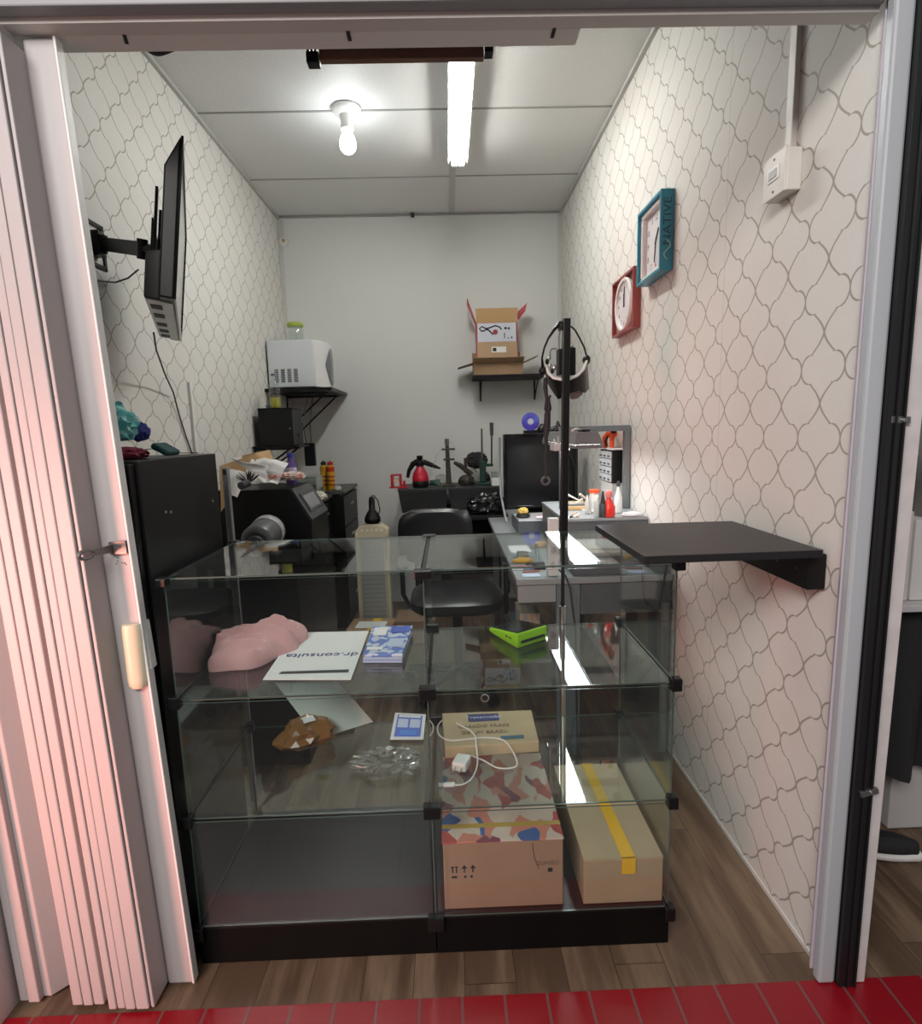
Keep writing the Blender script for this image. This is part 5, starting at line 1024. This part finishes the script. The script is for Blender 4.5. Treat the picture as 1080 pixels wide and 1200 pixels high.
# envelope with printed name and window
en = T('printed_envelope', 'white printed folder with a dark window strip on the upper glass shelf', 'envelope', (-.37, 1.54, Z2))
e0, e1, e2_, e3 = A(308, 797, Z=Z2), A(411, 797, Z=Z2), A(432, 740, Z=Z2), A(345, 742, Z=Z2)
B().sheet(e0, e1, e2_, e3, th=.002, sag=0, amp=.0).out('paper', PAPER, en)
tx = A(377, 767.5, Z=Z2+.0025)
text('dr.consulta', .040, fr(tx, (-1, .02, 0), (0, -1, 0)), NAVY, en, sx=1.15)
w0, w1, w2, w3 = [A(u, v, Z=Z2+.0023) for u, v in ((326, 790), (408, 788), (409, 784.5), (330, 787))]
B().slab([w0, w1, w2, w3], .0004).out('window_strip', DGREY, en)
# blue leaflets
def leafmat(name):
    M, nt, p, n, pos, SS = base(name)
    t = n.noise(pos, 42, 1); c = n.mix(n.ramp(t, .50, .53), (.16, .24, .62), (.62, .68, .84))
    nt.links.new(c, p.inputs['Base Color']); p.inputs['Roughness'].default_value = .25; return M
lp_ = T('leaflet_pack', 'shrink wrapped pack of blue leaflets on the upper glass shelf', 'leaflets', (-.19, 1.59, Z2))
k0, k1, k2, k3 = [A(u, v, Z=Z2) for u, v in ((425, 777), (471, 777), (483, 742), (436, 743))]
for k in range(3):
    dz = Vector((.001*k, .0005*k, .0085*k))
    B().hexa([k0+dz, k1+dz, k2+dz, k3+dz], [p_+dz+Vector((0, 0, .0075)) for p_ in (k0, k1, k2, k3)]).out('leaflet_block', leafmat('blue_leaflet_print') if k == 2 else mat('leaflet_edges', (.42, .50, .72), .5), lp_, bev=.001)
zc = .0255
def kk(u, v, dz=zc+.0008): return (k0*(1-u)+k1*u)*(1-v)+(k3*(1-u)+k2*u)*v+Vector((.002, .001, dz))
for (u0, u1, v0, v1, m_) in ((.08, .42, .62, .92, PAPER), (.55, .92, .22, .5, mat('pale_blue_card', (.55, .62, .80), .4)), (.5, .97, .72, .95, mat('deep_blue_card', (.08, .12, .50), .4)), (.05, .45, .12, .22, PAPER)):
    B().slab([kk(u0, v0), kk(u1, v0), kk(u1, v1), kk(u0, v1)], .0004).out('printed_panel', m_, lp_)
# green card machine
gm = T('card_machine', 'lime green and black handheld terminal on the upper glass shelf', 'terminal', (.18, 1.58, Z2))
LIME = mat('lime_green_plastic', (.30, .68, .02), .3)
c0, c1_, c3_ = A(606, 761, Z=Z2), A(641, 750, Z=Z2), A(573, 743, Z=Z2)
ux = (c1_-c0); uy = (c3_-c0); L_ = uy.length; W_ = ux.length; c2_ = c1_+uy
def gq(a, b_, h): return c0+ux*a+uy*b_+Vector((0, 0, h))
hh0, hh1 = .050, .034
b = B(); b.hexa([gq(.04, .03, .0), gq(.96, .03, .0), gq(.96, .45, .0), gq(.04, .45, .0)], [gq(0, 0, .016), gq(1, 0, .016), gq(1, .98, .008), gq(0, .98, .008)]); b.hexa([gq(0, 0, .0165), gq(1, 0, .0165), gq(1, 1, .0085), gq(0, 1, .0085)], [gq(0, 0, .044), gq(1, 0, .044), gq(1, 1, .020), gq(0, 1, .020)]); b.out('shell', LIME, gm, bev=.003)
B().hexa([gq(.06, .05, .0432), gq(.94, .05, .0432), gq(.94, .95, .0214), gq(.06, .95, .0214)], [gq(.06, .05, .0462), gq(.94, .05, .0462), gq(.94, .95, .0238), gq(.06, .95, .0238)]).out('screen', BLACKG, gm, bev=.002)
B().hexa([gq(.12, -.012, .014), gq(.9, -.012, .014), gq(.9, -.002, .014), gq(.12, -.002, .014)], [gq(.12, -.012, .022), gq(.9, -.012, .022), gq(.9, -.002, .022), gq(.12, -.002, .022)]).out('card_slot', INK, gm)
for v_ in (.2, .32): B().hexa([gq(-.012, v_, .021), gq(-.001, v_, .021), gq(-.001, v_+.07, .021), gq(-.012, v_+.07, .021)], [gq(-.012, v_, .025), gq(-.001, v_, .025), gq(-.001, v_+.07, .025), gq(-.012, v_+.07, .025)]).out('port', INK, gm)
# ---- middle shelf (Z3)
ws_ = T('white_sheet', 'large white sheet of paper under the brown bag on the lower glass shelf', 'paper', (-.42, 1.65, Z3))
s_ = [(-.47, 1.50), (-.395, 1.475), (-.28, 1.695), (-.50, 1.72)]
q_ = [A(372, 866, Z=Z3), A(437, 846, Y=1.70), A(396, 799, Y=1.716), A(322, 800, Y=1.716)]
B().sheet(q_[0], q_[1], q_[2], q_[3], th=.001, sag=0).out('paper', mat('grey_white_paper', (.62, .64, .60), .7), ws_)
bb = T('brown_plastic_bag', 'crumpled glossy brown plastic bag on the white sheet', 'bag', (-.44, 1.62, Z3+.001))
b = B(); c = A(366, 866, Z=Z3); c = Vector((-.455, 1.60, Z3+.0015)); bb.location = c; WM[bb.name] = Matrix.Translation(c)
b.M = Matrix.Translation(c) @ Matrix.Rotation(.5, 4, 'Z'); b.blob((0, 0, 0), (.080, .050, .050), .38, 1.15, 61, 3); b.out('bag_film', mat('caramel_plastic', (.23, .10, .025), .25), bb)
b = B(); b.M = Matrix.Translation(c) @ Matrix.Rotation(.5, 4, 'Z'); b.box(-.005, .03, -.02, .015, .078, .080); b.out('shipping_label', PAPER, bb)
lf = T('leaflet', 'single blue and white leaflet standing on the lower glass shelf', 'leaflet', (-.15, 1.68, Z3))
l0, l1, l2_, l3 = [A(u, v, Z=Z3+.004) for u, v in ((457, 867), (496, 867), (499, 838), (463, 836))]
B().slab([l0, l1, l2_, l3], .0025).out('card', PAPER, lf)
def ll(u, v): return (l0*(1-u)+l1*u)*(1-v)+(l3*(1-u)+l2_*u)*v+Vector((0, 0, .0032))
for u0, u1, v0, v1, m_ in ((.1, .9, .08, .92, BLUEINK), (.15, .47, .42, .75, mat('pale_blue_card')), (.53, .85, .42, .75, mat('pale_blue_card')), (.15, .85, .82, .9, PAPER), (.25, .75, .15, .30, mat('sky_blue_print', (.10, .28, .75), .4))):
    dz = Vector((0, 0, .0 if m_ is BLUEINK else .0006)); B().slab([ll(u0, v0)+dz, ll(u1, v0)+dz, ll(u1, v1)+dz, ll(u0, v1)+dz], .0004).out('printed_panel', m_, lf)
cpp = tag(B().blob((-.20, 1.475, Z3), (.075, .055, .018), .7, 2.0, 71, 4).out('clear_wrapper', PLASTIC_FILM, None, smooth=True), 'crumpled clear plastic wrapper on the lower glass shelf', 'wrapper')
# small phone carton
pc2 = T('flat_carton', 'flat brown carton with a blue label on the lower glass shelf', 'cardboard box', (.10, 1.6, Z3))
f0, f1, f2_, f3 = [Vector((x, y, Z3)) for x, y in ((-.035, 1.50), (.235, 1.515), (.24, 1.70), (-.045, 1.70))]
B().hexa([f0, f1, f2_, f3], [p_+Vector((0, 0, .034)) for p_ in (f0, f1, f2_, f3)]).out('box_body', mat('pale_cardboard', (.50, .40, .25), .8, var=.08), pc2, bev=.003)
def ff(u, v, dz=.0355): return (f0*(1-u)+f1*u)*(1-v)+(f3*(1-u)+f2_*u)*v+Vector((0, 0, dz))
B().slab([ff(.28, .68), ff(.62, .68), ff(.62, .9), ff(.28, .9)], .0006).out('blue_label', NAVY, pc2)
text('Transmissão', .022, fr(ff(.45, .79, .037), (1, .02, 0), (0, 1, 0)), mat('pale_ink', (.6, .65, .8), .5), pc2)
text('CASADO FRASE', .022, fr(ff(.44, .52, .036), (1, .02, 0), (0, 1, 0)), mat('brown_ink', (.22, .14, .08), .7), pc2)
text('DE UM BRASIL', .022, fr(ff(.44, .34, .036), (1, .02, 0), (0, 1, 0)), mat('brown_ink'), pc2)
B().slab([ff(.6, .1, .0352), ff(.85, .1, .0352), ff(.85, .2, .0352), ff(.6, .2, .0352)], .0005).out('dark_strip', mat('teal_strip', (.05, .14, .2), .4), pc2)
# charger
cg = T('usb_charger', 'white mains charger with its white cable on the lower glass shelf', 'charger', (.03, 1.47, Z3))
b = B(Matrix.Translation((.010, 1.458, Z3+.001)) @ Matrix.Rotation(-.35, 4, 'Z')); b.box(-.020, .022, -.028, .024, 0, .026); b.out('plug_body', WHITEP, cg, bev=.006)
b = B(Matrix.Translation((.010, 1.458, Z3+.001)) @ Matrix.Rotation(-.35, 4, 'Z'))
for x in (-.009, .009): b.cyl((x, -.0285, .013), (x, -.048, .013), .0022)
b.out('pin', STEEL, cg)
def cz(u, v, z=Z3+.004): return A(480+u/3.176, 800+v/3.176, Z=z)
cab = [(220, 268, .004), (275, 290, .004), (330, 318, .004), (395, 312, .004), (390, 270, .03), (350, 215, .042), (280, 205, .042), (220, 210, .042), (150, 215, .042), (110, 195, .025), (105, 160, .01), (135, 135, .006), (190, 160, .042), (238, 190, .042), (248, 240, .042), (252, 300, .006), (235, 350, .004), (200, 378, .004), (165, 380, .004)]
pts_ = [Vector(A(480+u/3.176, 800+v/3.176, Z=Z3+h)) for u, v, h in cab]
for q in pts_: q.y = min(q.y, 1.72)
def smooth_pts(P, k=4):
    out = []
    for i in range(len(P)-1):
        p0, p1, p2, p3 = P[max(i-1, 0)], P[i], P[i+1], P[min(i+2, len(P)-1)]
        for j in range(k):
            t = j/k; out.append(.5*((2*p1)+(p2-p0)*t+(2*p0-5*p1+4*p2-p3)*t*t+(3*p1-p0-3*p2+p3)*t**3))
    return out+[P[-1]]
B().tube(smooth_pts(pts_), .0022, 8).out('cable', mat('cable_white', (.75, .75, .73), .4), cg, smooth=True)
q = pts_[-1]; box('usb_plug', WHITEP, cg, q.x-.028, q.x+.002, q.y-.006, q.y+.006, Z3+.001, Z3+.009, bev=.002); box('usb_tip', STEEL, cg, q.x-.041, q.x-.0285, q.y-.005, q.y+.005, Z3+.002, Z3+.008)
tag(B().tube([(CX+CW/2+.012, 1.66, Z3+.005), (CX+CW/2+.022, 1.69, Z3+.02), (CX+CW/2+.022, 1.70, Z3+.05), (CX+CW/2+.012, 1.69, Z3+.055)], .0024, 8).out('cable_loop', mat('cable_white'), None, smooth=True), 'small loop of white cable beside the central divider', 'cable') if False else None
# ---- cartons on the base
def artmat():
    M, nt, p, n, pos, SS = base('printed_figures_card')
    nv = nt.nodes.new('ShaderNodeTexNoise'); nv.inputs['Scale'].default_value = 9; nt.links.new(pos, nv.inputs['Vector'])
    ad = nt.nodes.new('ShaderNodeVectorMath'); ad.operation = 'MULTIPLY_ADD'; nt.links.new(nv.outputs[1], ad.inputs[0]); ad.inputs[1].default_value = (.09, .09, 0); nt.links.new(pos, ad.inputs[2])
    mp = nt.nodes.new('ShaderNodeMapping'); mp.inputs['Scale'].default_value = (1.0, .55, 1); nt.links.new(ad.outputs[0], mp.inputs[0])
    v = nt.nodes.new('ShaderNodeTexVoronoi'); v.inputs['Scale'].default_value = 30; nt.links.new(mp.outputs[0], v.inputs['Vector'])
    s = nt.nodes.new('ShaderNodeSeparateColor'); nt.links.new(v.outputs['Color'], s.inputs[0])
    r = nt.nodes.new('ShaderNodeValToRGB'); r.color_ramp.interpolation = 'CONSTANT'
    cols = [(0, (.62, .50, .42)), (.26, (.45, .07, .06)), (.45, (.60, .22, .16)), (.60, (.62, .48, .40)), (.74, (.06, .12, .32)), (.83, (.55, .30, .30)), (.92, (.22, .05, .09))]
    for i, (a, c) in enumerate(cols):
        e = r.color_ramp.elements[i] if i < 2 else r.color_ramp.elements.new(a); e.position = a; e.color = (*c, 1)
    nt.links.new(s.outputs[0], r.inputs[0]); nt.links.new(r.outputs[0], p.inputs['Base Color']); p.inputs['Roughness'].default_value = .55; return M
ba = T('printed_carton', 'large brown carton with colourful printed figures on its lid', 'cardboard box', (.10, 1.45, Z0))
KP = mat('pinkish_cardboard', (.36, .22, .15), .75, bump=.06, var=.05, spec=.2)
box('box_body', KP, ba, -.045, .262, 1.305, 1.685, Z0, .297, bev=.003)
box('lid', artmat(), ba, -.047, .264, 1.303, 1.687, .2975, .302, bev=.001)
B().box(-.047, .264, 1.352, 1.368, .3025, .3032).out('tape', mat('clear_yellow_tape', (.62, .42, .10), .12, alpha=.7), ba)
fm_ = fr((0, 1.3032, 0), (1, 0, 0), (0, 0, 1))
b = B()
for x in (-.022, -.012): b.box(x-.0015, x+.0015, 1.3036, 1.3044, .215, .232); b.box(x-.004, x+.004, 1.3036, 1.3044, .230, .2325)
for x in (.008, .030): b.box(x-.0015, x+.0015, 1.3036, 1.3044, .215, .226); b.add([(x-.008, 1.3040, .226), (x+.008, 1.3040, .226), (x, 1.3040, .236), (x, 1.3035, .231)], [(0, 1, 2), (0, 1, 3)])
for x, w_ in ((-.018, .014), (.010, .006), (.026, .006)): b.box(x-w_/2, x+w_/2, 1.3036, 1.3044, .200, .206)
b.out('handling_symbols', INK, ba)
box('code_patch', INK, ba, .222, .234, 1.3036, 1.3044, .207, .218)
text('ZUNGO', .016, Matrix.Translation((.222, 1.3040, .232)) @ fm_.to_3x3().to_4x4(), mat('brown_ink'), ba)
B().tube([(.183, 1.3040, .29), (.187, 1.3040, .25), (.199, 1.3040, .215)], .0007, 4).out('scratch_line', INK, ba)
bb2 = T('long_taped_carton', 'long brown carton sealed with yellow tape in the right counter bay', 'cardboard box', (.42, 1.5, Z0))
lo = [Vector(p_) for p_ in ((.314, 1.303, Z0), (.515, 1.303, Z0), (.515, 1.71, Z0), (.395, 1.71, Z0))]
lo = [Vector((.314, 1.303, Z0)), Vector((.519, 1.303, Z0)), Vector((.519, 1.715, Z0)), Vector((.314, 1.715, Z0))]
B().hexa(lo, [p_+Vector((0, 0, .124)) for p_ in lo]).out('box_body', mat('tan_carton', (.42, .30, .19), .8, var=.06), bb2, bev=.002)
B().hexa([p_+Vector((0, 0, .1245)) for p_ in lo], [p_+Vector((0, 0, .128)) for p_ in lo]).out('lid_flap', mat('tan_carton_top', (.48, .36, .23), .8, var=.06), bb2)
b = B(); b.hexa([(.412, 1.300, Z0+.129), (.447, 1.300, Z0+.129), (.436, 1.716, Z0+.129), (.405, 1.716, Z0+.129)], [(.412, 1.300, Z0+.1303), (.447, 1.300, Z0+.1303), (.436, 1.716, Z0+.1303), (.405, 1.716, Z0+.1303)]); b.box(.412, .447, 1.2995, 1.3025, Z0+.085, Z0+.1303)
b.out('tape', TAPE, bb2)

# ================================================================ neighbouring shop, seen through the gap at the right
box('wall_neighbour', mat('neighbour_white_wall', (.52, .50, .49), .6), None, 2.2, 2.3, 1.25, 4.4, 0, 3, kind=S)
box('wall_neighbour_back', mat('neighbour_white_wall'), None, .92, 2.3, 3.2, 3.3, 0, 3, kind=S)
nd = T('white_counter_unit', 'white unit standing in the neighbouring shop behind the black cloth', 'cabinet', (1.75, 1.85, 0))
box('body', mat('unit_white', (.55, .54, .54), .5), nd, 1.40, 2.1, 1.66, 2.1, .002, .775, bev=.004)
sh = T('slip_on_shoe', 'black slip-on shoe with a thick white sole on the neighbouring floor', 'shoe', (1.33, 1.6, 0))
def shoe_sec(t):
    w_ = .018+.033*math.sin(PI*min(1, .12+t*.95))**.6*(1 if t < .7 else (1-(t-.7)*.9)); return w_
def shoe(z0, z1, s, m, nm, dome=0):
    M = Matrix.Translation((1.275, 1.565, 0)) @ Matrix.Rotation(-.35, 4, 'Z'); b = B(M); n = 14; vs = []
    for i in range(n+1):
        t = i/n; w_ = shoe_sec(t)*s; x = -.13+.26*t*s+.13*(1-s)
        zt = z1+(dome*(math.sin(PI*min(1, .25+.75*(1-t)))) if dome else 0)
        vs += [(x, -w_, z0), (x, w_, z0), (x, w_*.95, z0+(zt-z0)*.6), (x, w_*.5, zt), (x, -w_*.5, zt), (x, -w_*.95, z0+(zt-z0)*.6)]
    b.add(vs, [(i*6+k, i*6+(k+1) % 6, (i+1)*6+(k+1) % 6, (i+1)*6+k) for i in range(n) for k in range(6)]+[tuple(range(6))[::-1], tuple(range(n*6, n*6+6))])
    return b.out(nm, m, sh, smooth=True, sub=1)
shoe(.002, .036, 1.0, mat('white_rubber', (.72, .72, .70), .5), 'sole'); shoe(.016, .040, .93, FABB, 'upper', dome=.036)
b = B(); n = 24; x0, x1 = 1.11, 1.62; top_, bot_ = .79, .25; vs = []
for j in range(13):
    for i in range(n+1):
        u, v = i/n, j/12; vs.append((x0+(x1-x0)*u, 1.55+.03*math.sin(u*22+v)*(.3+v)+.04*u, top_+(bot_-top_)*v+.025*u*v+.01*math.sin(u*9)*v))
W_ = n+1; N_ = len(vs); vs += [(x, y+.004, z) for x, y, z in vs]
b.add(vs, [f for j in range(12) for i in range(n) for f in ((j*W_+i, j*W_+i+1, (j+1)*W_+i+1, (j+1)*W_+i), (N_+j*W_+i, N_+(j+1)*W_+i, N_+(j+1)*W_+i+1, N_+j*W_+i+1))]+[(i, N_+i, N_+i+1, i+1) for i in range(n)]+[(12*W_+i, 12*W_+i+1, N_+12*W_+i+1, N_+12*W_+i) for i in range(n)])
tag(b.out('black_drape', FABB, None, smooth=True), 'black cloth hanging from the neighbouring shop counter', 'cloth')
nc = T('neighbour_counter', 'white shop counter top above the black cloth next door', 'counter', (1.5, 1.7, .93))
box('counter_top', mat('unit_white'), nc, 1.09, 2.1, 1.50, 2.0, .795, .815, bev=.003)
for i in range(4): 
    x = 1.13+i*.058; tag(box('white_folder', mat(['folder_cream', 'folder_white'][i % 2], [(.62, .60, .54), (.70, .69, .67)][i % 2], .6), None, x, x+.05, 1.54, 1.70, .8165, 1.05+.012*(i % 3), bev=.002), 'pale upright folder on the neighbouring counter', 'folder', 'pale folders on the neighbouring counter')
tag(box('red_package', mat('red_package', (.45, .02, .02), .5), None, 1.32, 1.5, 1.78, 1.88, 1.362, 1.47, bev=.003), 'red package on the high shelf of the neighbouring shop', 'package')
ns = T('neighbour_shelf', 'white shelf board in the neighbouring shop above the folders', 'shelf', (1.5, 1.8, 1.48))
box('shelf_board', mat('unit_white'), ns, 1.22, 2.19, 1.75, 2.0, 1.342, 1.36, bev=.002); box('side_panel', WPAINT, ns, 1.20, 1.218, 1.75, 2.0, .8165, 2.4, bev=.002)
gp = T('grey_gadget', 'dark grey gadget on the neighbouring counter behind the folders', 'gadget', (1.35, 1.85, .956))
box('gadget_body', DGREY, gp, 1.24, 1.5, 1.78, 1.95, .8165, 1.22, bev=.01); box('gadget_panel', STEEL, gp, 1.26, 1.46, 1.772, 1.779, 1.1, 1.19, bev=.002)
# door hardware on the white post and on the frame
for z, lb in ((1.41, 'steel door latch clasping the white post beside the black steel channel, upper one'), (.50, 'small steel latch low on the white post by the shoe')):
    lt2 = T('door_latch', lb, 'latch', (.955, 1.15, z))
    if z > 1: q = A(1052, 492, Y=1.155)
    else: q = A(1016, 928, Y=1.15)
    M = fr(q, (1, 0, .25 if z < 1 else -.05), (0, 0, 1)); B(M).box(-.018, .022, -.007, .007, -.002, .006).out('bar', mat('dull_steel'), lt2, bev=.001); B(M).cyl((.006, 0, .006), (.006, 0, .010), .004).out('screw', STEEL, lt2)
sp2 = T('strike_plate', 'small steel strike plate on the right door frame', 'strike plate', (.87, 1.16, 1.11))
q = A(1007, 618, Y=1.164); B(fr(q, (1, 0, 0), (0, 0, 1))).box(-.009, .009, -.012, .012, -.0005, .003).out('plate', mat('grey_steel_plate', (.28, .28, .27), .4, metal=.7), sp2, bev=.0008)
B(fr(q, (1, 0, 0), (0, 0, 1))).box(-.004, .004, -.003, .003, .0032, .0036).out('slot', INK, sp2)
B(fr(q+Vector((0, 0, -.026)), (1, 0, 0), (0, 0, 1))).cyl((0, 0, 0), (0, 0, .002), .0025).out('screw', INK, sp2)
